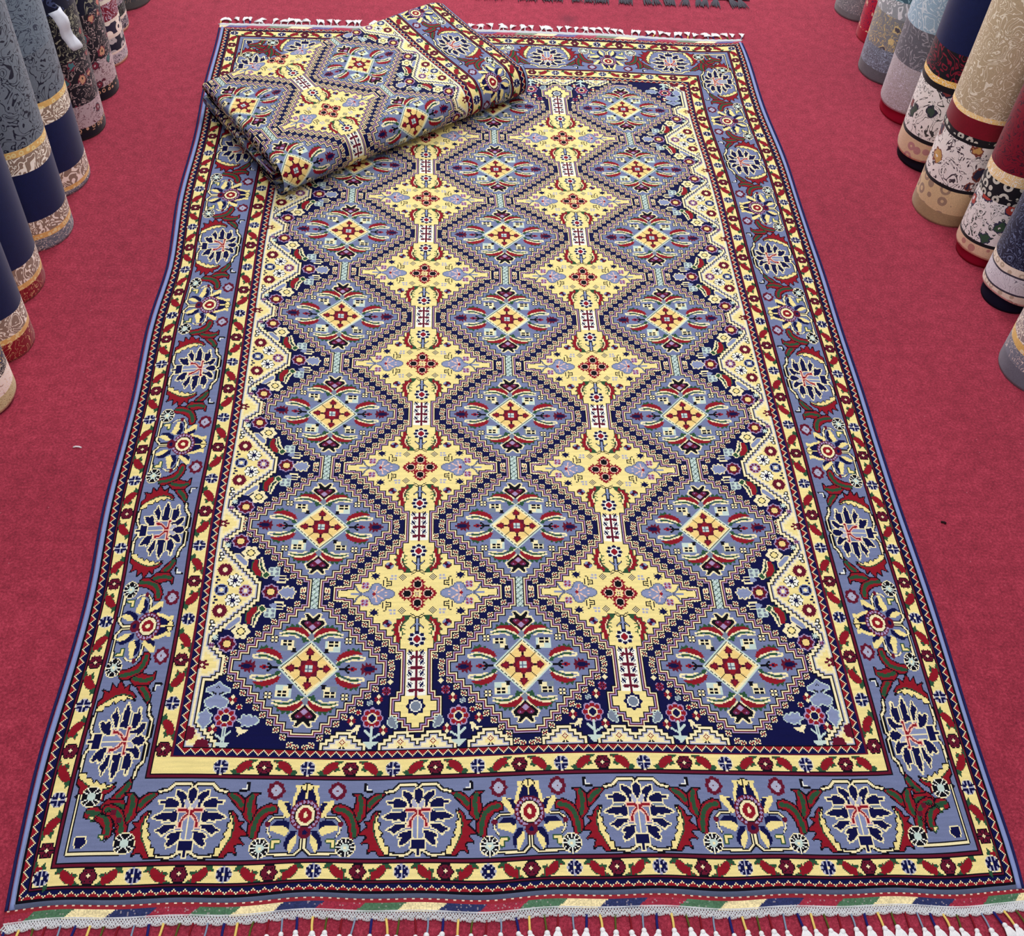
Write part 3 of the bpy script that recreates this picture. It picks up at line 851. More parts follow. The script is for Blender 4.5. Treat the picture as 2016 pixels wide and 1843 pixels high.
def vleaf(side, c, mir, shift=0.0, extras=True):
    """three-lobed green and red leaf placed left of palmette centre (mirrored with mir)"""
    T0 = bT(side, c, mir)
    T = lambda P: T0(np.asarray(P, float) + [shift, 0])
    S = lambda L: Z(L, 1265, 230, 12.35, 12.9)
    gc = 'g'
    lo = [[(470, 515), (490, 490), (540, 478), (600, 500), (650, 540), (690, 590), (715, 660), (722, 760), (702, 800), (660, 822), (640, 820), (622, 700), (590, 630), (550, 580), (500, 570), (472, 562)],
          [(650, 370), (720, 368), (742, 400), (780, 430), (788, 520), (775, 600), (740, 640), (715, 665), (690, 600), (664, 540), (684, 460), (690, 400)],
          [(950, 378), (870, 368), (825, 400), (785, 440), (785, 560), (830, 520), (880, 460), (930, 400)]]
    ax = [[(510, 525), (580, 540), (640, 590), (668, 680), (680, 790)], [(715, 400), (735, 480), (725, 560), (712, 620)], [(905, 395), (850, 430), (805, 490)]]
    for p, a in zip(lo, ax):
        C.poly(S(p), 'r', T, 'k', 1.1)
        C.line(S(a), gc, 3.4, T)
    # maroon blossom, daisy, corner mark
    if not extras:
        return
    C.ell(S([(503, 340)])[0], 6.6, 7.2, 'm', T, 8, 0.08); C.ell(S([(503, 340)])[0], 3.8, 4.2, 'h', T, 4, 0.1); C.ell(S([(503, 340)])[0], 0.7, 0.9, 'm', T)
    dx, dy = S([(602, 910)])[0]
    C.ell((dx, dy), 7.6, 7.8, 'c', T); C.ell((dx, dy), 6.8, 7.0, 'k', T)
    for a in range(12):
        th = a * math.pi / 6
        C.line([(dx, dy), (dx + 6.8 * math.cos(th), dy + 7.0 * math.sin(th))], 'w', 0.8, T)
    C.ell((dx, dy), 3.6, 3.6, 'k', T); C.ell((dx, dy), 3.2, 3.2, 't', T); C.ell((dx, dy), 1.2, 1.2, 'c', T)
    C.line(S([(765, 270), (765, 335), (825, 345)]), 'k', 2.6, T); C.line(S([(775, 285), (775, 325), (815, 330)]), 'w', 1.1, T)
def sunflower(side, c):
    Sx = lambda L: [((x) / 12.35, (y - 230) / 12.9) for x, y in L]
    for mir in (-1, 1):
        T = bT(side, c, mir)
        C.line(Sx([(12, 830), (12, 925), (70, 985), (330, 970), (380, 900)]), 'k', 3.6, T)
        C.line(Sx([(12, 830), (12, 925), (70, 985), (330, 970), (380, 900)]), 'c', 1.5, T)
        C.line(Sx([(190, 605), (280, 610), (330, 660)]), 'k', 3.0, T); C.line(Sx([(190, 605), (280, 610), (330, 660), (335, 740), (300, 810)]), 'k', 2.4, T, 2)
        C.line(Sx([(190, 605), (280, 610), (330, 655)]), 'c', 1.2, T); C.line(Sx([(335, 690), (330, 750), (300, 800)]), 'c', 1.2, T)
        C.ell(Sx([(335, 680)])[0], 2.2, 2.0, 'm', T)
        C.line(Sx([(225, 850), (270, 850), (270, 905)]), 'g', 4.4, T); C.line(Sx([(228, 850), (270, 850), (270, 900)]), 'y', 2.6, T)
        C.poly(Sx([(58, 340), (52, 285), (112, 275), (98, 340), (125, 420), (130, 520), (100, 500)]), 'y', T)
        C.poly(Sx([(130, 480), (165, 455), (255, 435), (262, 490), (210, 560), (170, 620), (130, 600)]), 'y', T)
        C.poly(Sx([(130, 520), (150, 465), (212, 455), (180, 500), (160, 560), (135, 580)]), 'n', T)
        C.poly(Sx([(140, 690), (230, 690), (305, 690), (310, 740), (230, 770), (160, 800), (130, 740)]), 'y', T)
        C.poly(Sx([(130, 660), (190, 635), (260, 650), (300, 698), (200, 690), (140, 730)]), 'n', T)
        C.poly(Sx([(60, 780), (120, 820), (150, 890), (115, 970), (80, 900), (60, 850)]), 'y', T)
        C.poly(Sx([(60, 740), (120, 750), (165, 830), (170, 900), (145, 950), (125, 850), (80, 800)]), 'n', T)
        C.poly(Sx([(0, 300), (48, 320), (85, 400), (100, 470), (0, 470)]), 'n', T)
        C.poly(Sx([(0, 262), (40, 280), (55, 312), (20, 335), (0, 350)]), 'y', T, 'k', 0.8)
        C.line(Sx([(2, 340), (2, 420)]), 'y', 1.2, T)
    T = bT(side, c, 1)
    oc = Sx([(2, 590)])[0]
    C.ell(oc, 11.6, 12.4, 'm', T)
    for a in range(20):
        th = (a + .5) * math.pi / 10
        C.ell((oc[0] + 9.6 * math.cos(th), oc[1] + 10.4 * math.sin(th)), 1.15, 1.15, 'l', T)
    C.ell(oc, 8.2, 9.0, 'k', T); C.ell(oc, 7.3, 8.2, 'c', T); C.ell(oc, 4.9, 5.9, 'r', T); C.ell(oc, 1.6, 2.5, 'c', T)
    bc = Sx([(8, 765)])[0]
    C.ell(bc, 4.8, 4.8, 'm', T); C.ell(bc, 2.0, 2.0, 'n', T)

suns_b, pals_b = (-171, -1.4, 169.0), (-256, -86.2, 83.0, 257)
suns_s = [34 + 196.6 * k for k in range(5)]
pals_s = [-64 + 196.6 * k for k in range(6)]
for sd in 'lr':
    for c in suns_s: sunflower(sd, c)
    for i, c in enumerate(pals_s):
        palmette(sd, c)
        for mir in (-1, 1):
            vleaf(sd, c, mir, extras=not ((i == 0 and mir == 1) or (i == 5 and mir == -1)))
for sd in 'bt':
    for c in suns_b: sunflower(sd, c)
    for c in pals_b:
        palmette(sd, c)
        for mir in (-1, 1):
            vleaf(sd, c, mir, extras=not (abs(c) > 200 and (mir < 0) == (c > 0)))
# corners: pale L line around the corner square
for su in (-1, 1):
    for e in (0, 1):
        vv = (lambda y: EB - 25 - y) if e == 0 else (lambda y: ET + 26 + y)
        P = [(su * (FE + 71.5), vv(12)), (su * (FE + 71.5), vv(55)), (su * (FE + 34), vv(55))]
        C.line(P, 'k', 3.6); C.line(P, 'c', 1.5)
        C.poly([(0, -3.5), (4, -3.5), (5.5, 0), (4.5, 4), (-2, 4), (-3, 0)], 'n', TF(su * (FE + 62), vv(47), su, 1), 'c', 0.9)
        for du, dv in ((62, 13), (31, 48)):
            fu, fv = su * (FE + du), vv(dv)
            C.ell((fu, fv), 7.8, 8.2, 'c'); C.ell((fu, fv), 7, 7.4, 'k')
            for a in range(12):
                th = a * math.pi / 6
                C.line([(fu, fv), (fu + 6.8 * math.cos(th), fv + 7 * math.sin(th))], 'w', 0.9)
            C.ell((fu, fv), 3.4, 3.4, 't')
        for du, dv in ((58, 30), (48, 43)):
            C.stamp(su * (FE + du), vv(dv), ['ggggg', 'gyyyg', 'gyygg', 'gyg..', 'ggg..'], fx=su < 0)
        C.ell((su * (FE + 43), vv(25)), 2.4, 2.4, 'm'); C.ell((su * (FE + 38), vv(31)), 2.4, 2.4, 'm')
        C.line([(su * (FE + 46), vv(24)), (su * (FE + 53), vv(26)), (su * (FE + 57), vv(31))], 'k', 2.2, None, 2)
        C.line([(su * (FE + 38), vv(34)), (su * (FE + 41), vv(42)), (su * (FE + 46), vv(46))], 'k', 2.2, None, 2)

# =====================================================================================
#  rug materials
# =====================================================================================
def yarn_mat(name, gain=1.0):
    k = NT(name)
    at = k.n('ShaderNodeAttribute', attribute_name='yarn')
    tc = k.n('ShaderNodeTexCoord').outputs['Object']
    mp = k.n('ShaderNodeMapping'); k.l(tc, mp.inputs[0]); mp.inputs['Scale'].default_value = (1, 9, 1)
    f = k.noise(mp.outputs[0], 16, 3, 0.6)              # abrash: dye varies from row to row
    f2 = k.noise(tc, 900, 2, 0.6)
    mr = k.n('ShaderNodeMapRange'); k.l(f, mr.inputs[0])
    mr.inputs[1].default_value = 0.3; mr.inputs[2].default_value = 0.7; mr.inputs[3].default_value = 0.90; mr.inputs[4].default_value = 1.08
    mr2 = k.n('ShaderNodeMapRange'); k.l(f2, mr2.inputs[0])
    mr2.inputs[1].default_value = 0.3; mr2.inputs[2].default_value = 0.7; mr2.inputs[3].default_value = 0.86 * gain; mr2.inputs[4].default_value = 1.10 * gain
    v = k.math('MULTIPLY', mr.outputs[0], mr2.outputs[0])
    vm = k.n('ShaderNodeVectorMath', operation='SCALE')
    k.l(at.outputs['Color'], vm.inputs[0]); k.l(v, vm.inputs['Scale'])
    k.l(vm.outputs[0], k.b.inputs['Base Color'])
    k.b.inputs['Roughness'].default_value = 0.75
    k.b.inputs['Specular IOR Level'].default_value = 0.10
    k.b.inputs['Sheen Weight'].default_value = 0.02
    k.b.inputs['Sheen Roughness'].default_value = 0.4
    k.bump(f2, 0.25, 0.0015)
    return k.m
M_YARN = yarn_mat('knotted_wool_pile')

# world position of a chart point: 1 chart unit = 180 knots across, 140 knots along
KU, KV = 0.46 / 180, 0.46 * 0.8053419496 / 140
# the cloth is not laid perfectly square: control points (chart u, v -> laid u, v)
CP = [(-180.0, 0.0, -178.65, -2.05),
 (0.0, 0.0, -0.43, 0.91),
 (180.0, 0.0, 177.35, -1.87),
 (-90.0, 70.0, -90.45, 70.08),
 (90.0, 70.0, 88.63, 69.90),
 (-180.0, 140.0, -179.64, 141.16),
 (0.0, 140.0, 0.39, 142.19),
 (180.0, 140.0, 178.05, 138.69),
 (-90.0, 210.0, -90.40, 211.43),
 (90.0, 210.0, 89.68, 209.54),
 (-180.0, 280.0, -179.40, 278.32),
 (0.0, 280.0, 0.49, 278.62),
 (180.0, 280.0, 178.96, 279.76),
 (-90.0, 350.0, -90.69, 349.37),
 (90.0, 350.0, 91.41, 348.58),
 (-180.0, 420.0, -179.94, 419.20),
 (0.0, 420.0, 1.78, 419.25),
 (180.0, 420.0, 180.99, 422.51),
 (-90.0, 490.0, -90.40, 492.33),
 (90.0, 490.0, 92.44, 490.16),
 (-180.0, 560.0, -180.64, 565.60),
 (0.0, 560.0, 3.67, 563.20),
 (180.0, 560.0, 182.11, 563.80),
 (-180.0, 700.0, -180.74, 699.79),
 (0.0, 700.0, -2.27, 693.63),
 (180.0, 700.0, 181.36, 702.58),
 (0.0, 840.0, -2.10, 839.17),
 (180.0, 840.0, 177.79, 838.87),
 (-90.0, 630.0, -90.00, 632.41),
 (90.0, 630.0, 93.24, 631.67),
 (-90.0, 770.0, -92.25, 764.28),
 (90.0, 770.0, 89.69, 767.13),
 (-378.0, 1026.7, -396.47, 1026.67),
 (-378.0, 894.6, -393.77, 894.63),
 (-378.0, 681.3, -388.63, 681.29),
 (-378.0, 620.4, -387.95, 620.37),
 (-378.0, 495.6, -379.97, 495.60),
 (-378.0, 406.8, -382.70, 406.78),
 (-378.0, 326.2, -381.07, 326.15),
 (-378.0, 254.8, -379.88, 254.85),
 (-378.0, 228.6, -379.26, 228.57),
 (-378.0, 86.4, -375.00, 86.41),
 (-378.0, -15.0, -375.11, -15.00),
 (-378.0, -72.3, -377.31, -72.30),
 (-378.0, -184.1, -373.23, -184.12),
 (378.0, 1033.7, 381.04, 1033.71),
 (378.0, 722.8, 383.49, 722.81),
 (378.0, 552.0, 380.55, 551.99),
 (378.0, 373.3, 378.69, 373.29),
 (378.0, 260.5, 374.73, 260.50),
 (378.0, 142.1, 374.57, 142.12),
 (378.0, 49.8, 372.58, 49.81),
 (378.0, -82.7, 369.98, -82.69),
 (378.0, -128.2, 368.34, -128.25),
 (378.0, -183.9, 364.08, -183.92),
 (320.0, 328.6, 321.71, 333.81),
 (320.0, 230.6, 321.04, 233.99),
 (320.0, 132.6, 319.06, 134.83),
 (320.0, 34.0, 318.18, 39.23),
 (320.0, -64.0, 317.53, -64.03),
 (320.0, 919.0, 324.82, 916.75),
 (320.0, 820.4, 322.34, 817.35),
 (320.0, 721.8, 325.61, 722.28),
 (320.0, 623.8, 326.02, 625.60),
 (320.0, 427.2, 323.50, 435.97),
 (-320.0, 525.2, -328.71, 535.90),
 (-320.0, 427.2, -326.20, 435.23),
 (-320.0, 328.6, -323.69, 339.07),
 (-320.0, 230.6, -322.02, 237.31),
 (-320.0, 132.6, -323.13, 137.11),
 (-320.0, 34.0, -319.42, 39.13),
 (62.3, -77.4, 62.30, -76.75),
 (61.0, -91.3, 61.04, -91.24),
 (55.5, -155.0, 55.50, -154.92),
 (54.0, -172.0, 54.00, -172.17),
 (53.1, -183.5, 53.06, -182.98),
 (291.0, -91.3, 288.08, -96.28),
 (349.0, -157.0, 343.14, -157.56),
 (362.0, -172.0, 354.77, -175.54),
 (376.0, -184.0, 363.43, -185.72),
 (-376.0, -184.0, -372.22, -186.48),
 (-362.0, -172.0, -361.34, -173.07),
 (-295.8, -183.5, -295.79, -181.82),
 (-164.2, -183.5, -164.16, -181.18),
 (170.5, -183.5, 170.53, -184.62),
 (-134.8, -79.0, -134.82, -82.52),
 (155.5, 909.0, 155.46, 909.90),
 (157.6, 932.0, 157.63, 933.92),
 (162.9, 996.0, 162.87, 991.99),
 (166.0, 1020.0, 165.99, 1026.53),
 (378.0, 1023.0, 377.94, 1034.00),
 (-378.0, 1023.0, -395.82, 1025.26),
 (363.0, 1013.0, 368.44, 1015.87)]
CP = np.array(CP, float)
def tps_fit(P, Q, lam=0.02):
    n = len(P); S = P / 180.0
    r = np.hypot(S[:, None, 0] - S[None, :, 0], S[:, None, 1] - S[None, :, 1])
    Kk = np.where(r > 0, r * r * np.log(r + 1e-12), 0) + lam * np.eye(n)
    Pm = np.c_[np.ones(n), S]
    M = np.block([[Kk, Pm], [Pm.T, np.zeros((3, 3))]])
    return np.linalg.solve(M, np.r_[Q, np.zeros((3, Q.shape[1]))]), S
_cf, _S = tps_fit(CP[:, :2], CP[:, 2:] - CP[:, :2])
def tps(P):
    S = P / 180.0
    r = np.hypot(S[:, None, 0] - _S[None, :, 0], S[:, None, 1] - _S[None, :, 1])
    Kk = np.where(r > 0, r * r * np.log(r + 1e-12), 0)
    return Kk @ _cf[:-3] + np.c_[np.ones(len(S)), S] @ _cf[-3:]
_gu = np.linspace(-400, 400, 41); _gv = np.linspace(-230, 1080, 66)
_GX, _GY = np.meshgrid(_gu, _gv)
_GD = tps(np.c_[_GX.ravel(), _GY.ravel()]).reshape(66, 41, 2)
def laid(u, v):
    """chart coords -> world x, y on the floor"""
    fu = np.clip((u + 400) / 20.0, 0, 39.999); fv = np.clip((v + 230) / (1310 / 65), 0, 64.999)
    iu = fu.astype(int); iv = fv.astype(int); a = fu - iu; b = fv - iv
    D = (_GD[iv, iu] * ((1 - a) * (1 - b))[..., None] + _GD[iv, iu + 1] * (a * (1 - b))[..., None]
         + _GD[iv + 1, iu] * ((1 - a) * b)[..., None] + _GD[iv + 1, iu + 1] * (a * b)[..., None])
    # woven edges wander a little
    wob = 1.2 * np.sin(u / 31.0) * np.exp(-np.maximum(v + 185, 0) / 40.0) + 0.8 * np.sin(u / 14.0 + 1) * np.exp(-np.maximum(v + 185, 0) / 30.0)
    wob2 = 1.0 * np.sin(v / 37.0) * np.exp(-np.maximum(376 - np.abs(u), 0) / 30.0)
    return (u + D[..., 0] + wob2) * KU, (v + D[..., 1] + wob) * KV
def lift(u, v):
    return (0.0085 + 0.0011 * np.sin(u / 47.0 + v / 90.0) + 0.0009 * np.sin(v / 61.0 - u / 110.0) + 0.0022 * np.exp(-((v + 150 + 6 * np.sin(u / 60)) / 26.0) ** 2) * np.sin(u / 70.0 + 0.5))

rug = empty('rug', 'large hand-knotted rug lying open in the aisle, rows of blue and yellow stepped medallions', 'rug')
def rug_surface(name, Cx, parent, pos):
    nv, nu = Cx.a.shape
    U, V = np.meshgrid(np.arange(nu + 1) + Cx.u0, np.arange(nv + 1) + Cx.v0)
    me = grid_mesh(name, pos(U.astype(float), V.astype(float)))
    face_color(me, PALLIN[Cx.a.reshape(-1)])
    return link(name, me, parent, M_YARN)
def main_pos(U, V):
    x, y = laid(U, V)
    z = lift(U, V)
    e = np.minimum(np.minimum(376 - np.abs(U), V + 184.01), 1023 - V)
    z = z * np.where(e < 4, 0.35 + 0.65 * np.sqrt(np.clip(e / 4, 0, 1)), 1)
    return np.stack([x, y, z], -1)
rug_surface('pile', C, rug, main_pos)

# overcast side cords, one on each long edge
M_CORD = NT('overcast_side_cord')
_tc = M_CORD.n('ShaderNodeTexCoord').outputs['Object']
_w = M_CORD.n('ShaderNodeTexWave', wave_type='BANDS', bands_direction='Y')
_w.inputs['Scale'].default_value = 210; _w.inputs['Distortion'].default_value = 1.5
M_CORD.l(_tc, _w.inputs['Vector'])
M_CORD.l(M_CORD.mix(_w.outputs['Fac'], srgb((118, 132, 186)), srgb((140, 156, 208))), M_CORD.b.inputs['Base Color'])
M_CORD.b.inputs['Roughness'].default_value = 0.8
M_NAVYEDGE = plain('navy_edge_yarn', (28, 30, 84))
def tube(name, pts, rad, parent, mat, seg=8, flat=1.0, closed_ends=True):
    V, F = [], []
    P = [Vector(p) for p in pts]
    for i, p in enumerate(P):
        d = (P[min(i + 1, len(P) - 1)] - P[max(i - 1, 0)]).normalized()
        s = d.cross(Vector((0, 0, 1)))
        if s.length < 1e-4: s = d.cross(Vector((0, 1, 0)))
        s.normalize(); n = s.cross(d)
        r = rad[i] if isinstance(rad, (list, tuple)) else rad
        for k in range(seg):
            a = 2 * math.pi * k / seg
            V.append(tuple(p + s * (r * math.cos(a)) + n * (r * flat * math.sin(a))))
    for i in range(len(P) - 1):
        for k in range(seg):
            F.append((i * seg + k, i * seg + (k + 1) % seg, (i + 1) * seg + (k + 1) % seg, (i + 1) * seg + k))
    F.append(tuple(range(seg))[::-1]); F.append(tuple(range((len(P) - 1) * seg, len(P) * seg)))
    return link(name, from_lists(name, V, F), parent, mat)
for sg in (-1, 1):
    v = np.linspace(-184, 1023, 300)
    for (off, rr, mt, nm) in ((374.5, 0.0052, M_CORD.m, 'side_cord'), (379.0, 0.0030, M_NAVYEDGE, 'edge_binding')):
        x, y = laid(np.full(300, sg * off, float), v)
        tube(nm, [(a, b, rr * 0.9 + 0.0005) for a, b in zip(x, y)], rr, rug, mt, 8)

# kilim ends: brick-like strips of flat weave, then knotted net edge, then tassels
def kilim(v0, v1, top, first):
    nseg = 760
    nv = 10
    U, T_ = np.meshgrid(np.linspace(-379, 379, nseg + 1), np.linspace(0, 1, nv + 1))
    V = v0 + (v1 - v0) * T_
    x, y = laid(U, V)
    z = 0.0042 + 0.0006 * np.sin(U / 5.0) * T_ + 0 * U
    me = grid_mesh('kilim_end', np.stack([x, y, z], -1) if not top else np.stack([x, y, z], -1))
    uc = (U[:-1, :-1] + U[1:, 1:]) / 2; tc_ = (T_[:-1, :-1] + T_[1:, 1:]) / 2
    cols = np.zeros(uc.shape + (3,), np.float32)
    slant = uc + (tc_ * 12 if not top else -tc_ * 12)
    idx = np.floor((slant - first) / 29.3).astype(int) % 4
    base = [(154, 46, 66), (78, 116, 88), (238, 222, 172), (44, 52, 96)]
    if top:
        base = [(170, 66, 92), (120, 138, 118), (240, 228, 184), (104, 98, 150)]
    rng = np.random.RandomState(3)
    for i, b in enumerate(base):
        cols[idx == i] = srgb(b)
    cols *= (1 + 0.45 * (rng.rand(*uc.shape)[..., None] - 0.45))
    red = tc_ < 0.28
    cols[red] = np.array(srgb((150, 40, 52)), np.float32)
    fleck = (rng.rand(*uc.shape) < 0.05) & (idx != 2) & (tc_ > 0.28)
    cols[fleck] = cols[fleck] * 0.5 + 0.5 * np.array(srgb((190, 176, 180)), np.float32)
    dash = (tc_ < 0.11) & ((np.floor(uc / 2.0) % 3) == 0)
    cols[dash] = np.array(srgb((236, 208, 186)), np.float32)
    face_color(me, cols.reshape(-1, 3))
    return link('kilim_end', me, rug, M_YARN)
kilim(-184, -193.5, False, -60.6 + 29.3 * 1)
kilim(1023, 1031.5, True, 5)

M_NET = plain('white_cotton_net', (244, 246, 252), noise=0.08)
M_COTTON = plain('white_cotton_tassel', (244, 246, 252), noise=0.10, scale=500)
def net(v0, v1, per):
    """lace-like scalloped edge of crossing cotton threads"""
    V, F = [], []
    def seg(u0, a, u1, b, r):
        (x0, x1), (y0, y1) = laid(np.array([u0, u1], float), np.array([a, b], float))
        dx, dy = x1 - x0, y1 - y0
        L = math.hypot(dx, dy); nx, ny = -dy / L * r, dx / L * r
        n = len(V)
        for (px, py) in ((x0, y0), (x1, y1)):
            V.extend([(px + nx, py + ny, 0.0025), (px, py, 0.0062), (px - nx, py - ny, 0.0025), (px, py, 0.0008)])
        for k in range(4):
            F.append((n + k, n + (k + 1) % 4, n + 4 + (k + 1) % 4, n + 4 + k))
    d = v1 - v0
    n = int(758 / per)
    for i in range(n):
        a = -379 + i * 758 / n; w_ = 758 / n
        for q in range(5):
            s0 = a + w_ * q / 5
            ph = (q + 0.5) / 5
            dep = 0.62 + 0.38 * math.sin(math.pi * ph)
            seg(s0, v0, s0 + w_ * 0.42, v0 + d * dep, 0.0011)
            seg(s0 + w_ * 0.2, v0, s0 - w_ * 0.22, v0 + d * dep, 0.0011)
        pr = None
        for q in range(9):
            ph = q / 8
            p = (a + w_ * ph, v0 + d * (0.62 + 0.38 * math.sin(math.pi * ph)))
            if pr: seg(pr[0], pr[1], p[0], p[1], 0.0016)
            pr = p
    seg_u = np.linspace(-379, 379, 120)
    for a, b in zip(seg_u[:-1], seg_u[1:]):
        seg(a, v0, b, v0, 0.0018)
    return link('knotted_net_edge', from_lists('knotted_net_edge', V, F, False), rug, M_NET)
net(-192.5, -199.0, 10.4)
net(1031.0, 1036.5, 10.4)

def tassel_mesh(seed, L=0.034, W=0.017):
    rnd = random.Random(seed)
    V, F = [], []
    nth = 15
    for q in range(nth):
        a = (q / (nth - 1) - 0.5)
        fx = a * W * (1.9 + rnd.uniform(-.2, .3)); ln = L * rnd.uniform(0.86, 1.1) * (1 - 0.5 * a * a)
        zo = rnd.uniform(0.002, 0.007)
        cx = a * W * 0.4
        pts = [(cx, 0, 0.006), (cx + fx * 0.25, -ln * 0.25, 0.007 + 0.2 * zo), (cx + fx * 0.55, -ln * 0.62, 0.004 + zo * 0.5), (cx + fx * 0.95, -ln, zo * 0.5 + 0.001)]
        rr = [0.0014, 0.0021, 0.0019, 0.0010]
        b = len(V)
        for (px, py, pz), r in zip(pts, rr):
            for k in range(6):
                t = k * math.pi / 3
                V.append((px + r * math.cos(t), py, pz + r * math.sin(t)))
        for i in range(3):
            for k in range(6):
                F.append((b + i * 6 + k, b + i * 6 + (k + 1) % 6, b + i * 6 + 6 + (k + 1) % 6, b + i * 6 + 6 + k))
        F.append(tuple(b + 18 + k for k in range(6)))
    b = len(V)           # knotted head
    for i in range(5):
        for k in range(10):
            t = k * math.pi / 5; ph = i * math.pi / 4
            V.append((0.0052 * math.sin(ph) * math.cos(t), 0.001 + 0.0055 * math.cos(ph), 0.006 + 0.0045 * math.sin(ph) * math.sin(t)))
    for i in range(4):
        for k in range(10):
            F.append((b + i * 10 + k, b + i * 10 + (k + 1) % 10, b + (i + 1) * 10 + (k + 1) % 10, b + (i + 1) * 10 + k))
    me = from_lists('tassel', V, F)
    me.materials.append(M_COTTON)
    return me
TAS = [tassel_mesh(i, 0.032 + 0.001 * (i % 3), 0.0105 + 0.0022 * (i % 4)) for i in range(7)]
CORDC = [('yellow', (236, 206, 112)), ('olive', (84, 92, 34)), ('crimson', (130, 18, 34)), ('pale_blue', (132, 150, 176)), ('navy', (28, 30, 104))]
CORDM = [plain(n + '_fringe_cord', c, noise=0.08) for n, c in CORDC]
def cord(u, v, ang, L, ci, r):
    (x,), (y,) = laid(np.array([u], float), np.array([v], float))
    d = Vector((math.sin(ang), -math.cos(ang), 0))
    p0 = Vector((x, y, 0.004))
    bend = random.uniform(-.0015, .0015)
    pts = [p0 + d * (L * t) + Vector((bend * math.sin(t * 3.1), 0, 0.0015 * math.sin(t * 3.1))) for t in (0, .25, .5, .75, 1)]
    o = tube('fringe_cord', pts, r, rug, CORDM[ci], 6)
    return o, pts[-1]
seq = 0
GROUPS = []
NB = 74
for i in range(NB):
    u = -377 + i * (754 / (NB - 1)) + random.uniform(-.8, .8)
    ang = (u / 376) * 0.12 + random.gauss(0, 0.07) + (0.25 if u > 330 else 0)
    ci = (i + 4) % 5
    L = random.uniform(0.029, 0.036)
    o, e = cord(u, -198.0, ang, L, ci, 0.0024 if ci in (0, 4) else 0.0018)
    t = bpy.data.objects.new('tassel', TAS[random.randrange(7)])
    COL.objects.link(t); t.parent = o
    t.location = e + Vector((0, 0, -0.003)); t.rotation_euler = (0, 0, ang + random.gauss(0, 0.14))
    sc = random.uniform(0.92, 1.1); t.scale = (sc, sc, sc)
# far end: 26 single cords then the remainder as one fringe
far = [-377 + i * (754 / (NB - 1)) + random.uniform(-1.5, 1.5) for i in range(NB)]
order = sorted(range(NB), key=lambda i: -abs(far[i] + 380) if far[i] < -200 else (0 if far[i] > 300 else 1))
single = set([i for i in range(NB) if far[i] > 215 or far[i] < -335][:26])
bulkV, bulkF = [], []
for i in range(NB):
    ang = math.pi + random.gauss(0, 0.35)
    ci = i % 5
    L = random.uniform(0.018, 0.026)
    rz = ang + random.gauss(0, 0.4)
    if i in single:
        o, e = cord(far[i], 1036, ang, L, ci, 0.0022)
        t = bpy.data.objects.new('tassel', TAS[random.randrange(7)])
        COL.objects.link(t); t.parent = o
        t.location = e + Vector((0, 0, -0.003)); t.rotation_euler = (0, 0, rz); t.scale = (0.86,) * 3
    else:
        (x,), (y,) = laid(np.array([far[i]]), np.array([1036.0]))
        d = Vector((math.sin(ang), -math.cos(ang), 0)) * L
        M = Matrix.Translation((x + d.x, y + d.y, 0.001)) @ Matrix.Rotation(rz, 4, 'Z') @ Matrix.Scale(0.86, 4)
        me = TAS[i % 7]; b = len(bulkV)
        bulkV += [tuple(M @ vv.co) for vv in me.vertices]
        bulkF += [tuple(b + q for q in p.vertices) for p in me.polygons]
        b = len(bulkV)
        nx, ny = -d.y / L * 0.0022, d.x / L * 0.0022
        bulkV += [(x + nx, y + ny, .002), (x - nx, y - ny, .002), (x, y, .006), (x + d.x + nx, y + d.y + ny, .002), (x + d.x - nx, y + d.y - ny, .002), (x + d.x, y + d.y, .006)]
        bulkF += [(b, b + 1, b + 4, b + 3), (b + 1, b + 2, b + 5, b + 4), (b + 2, b, b + 3, b + 5)]
o = link('fringe', from_lists('fringe', bulkV, bulkF), rug, M_COTTON)
o['kind'] = 'stuff'; o['label'] = 'white tasselled fringe along the far end'

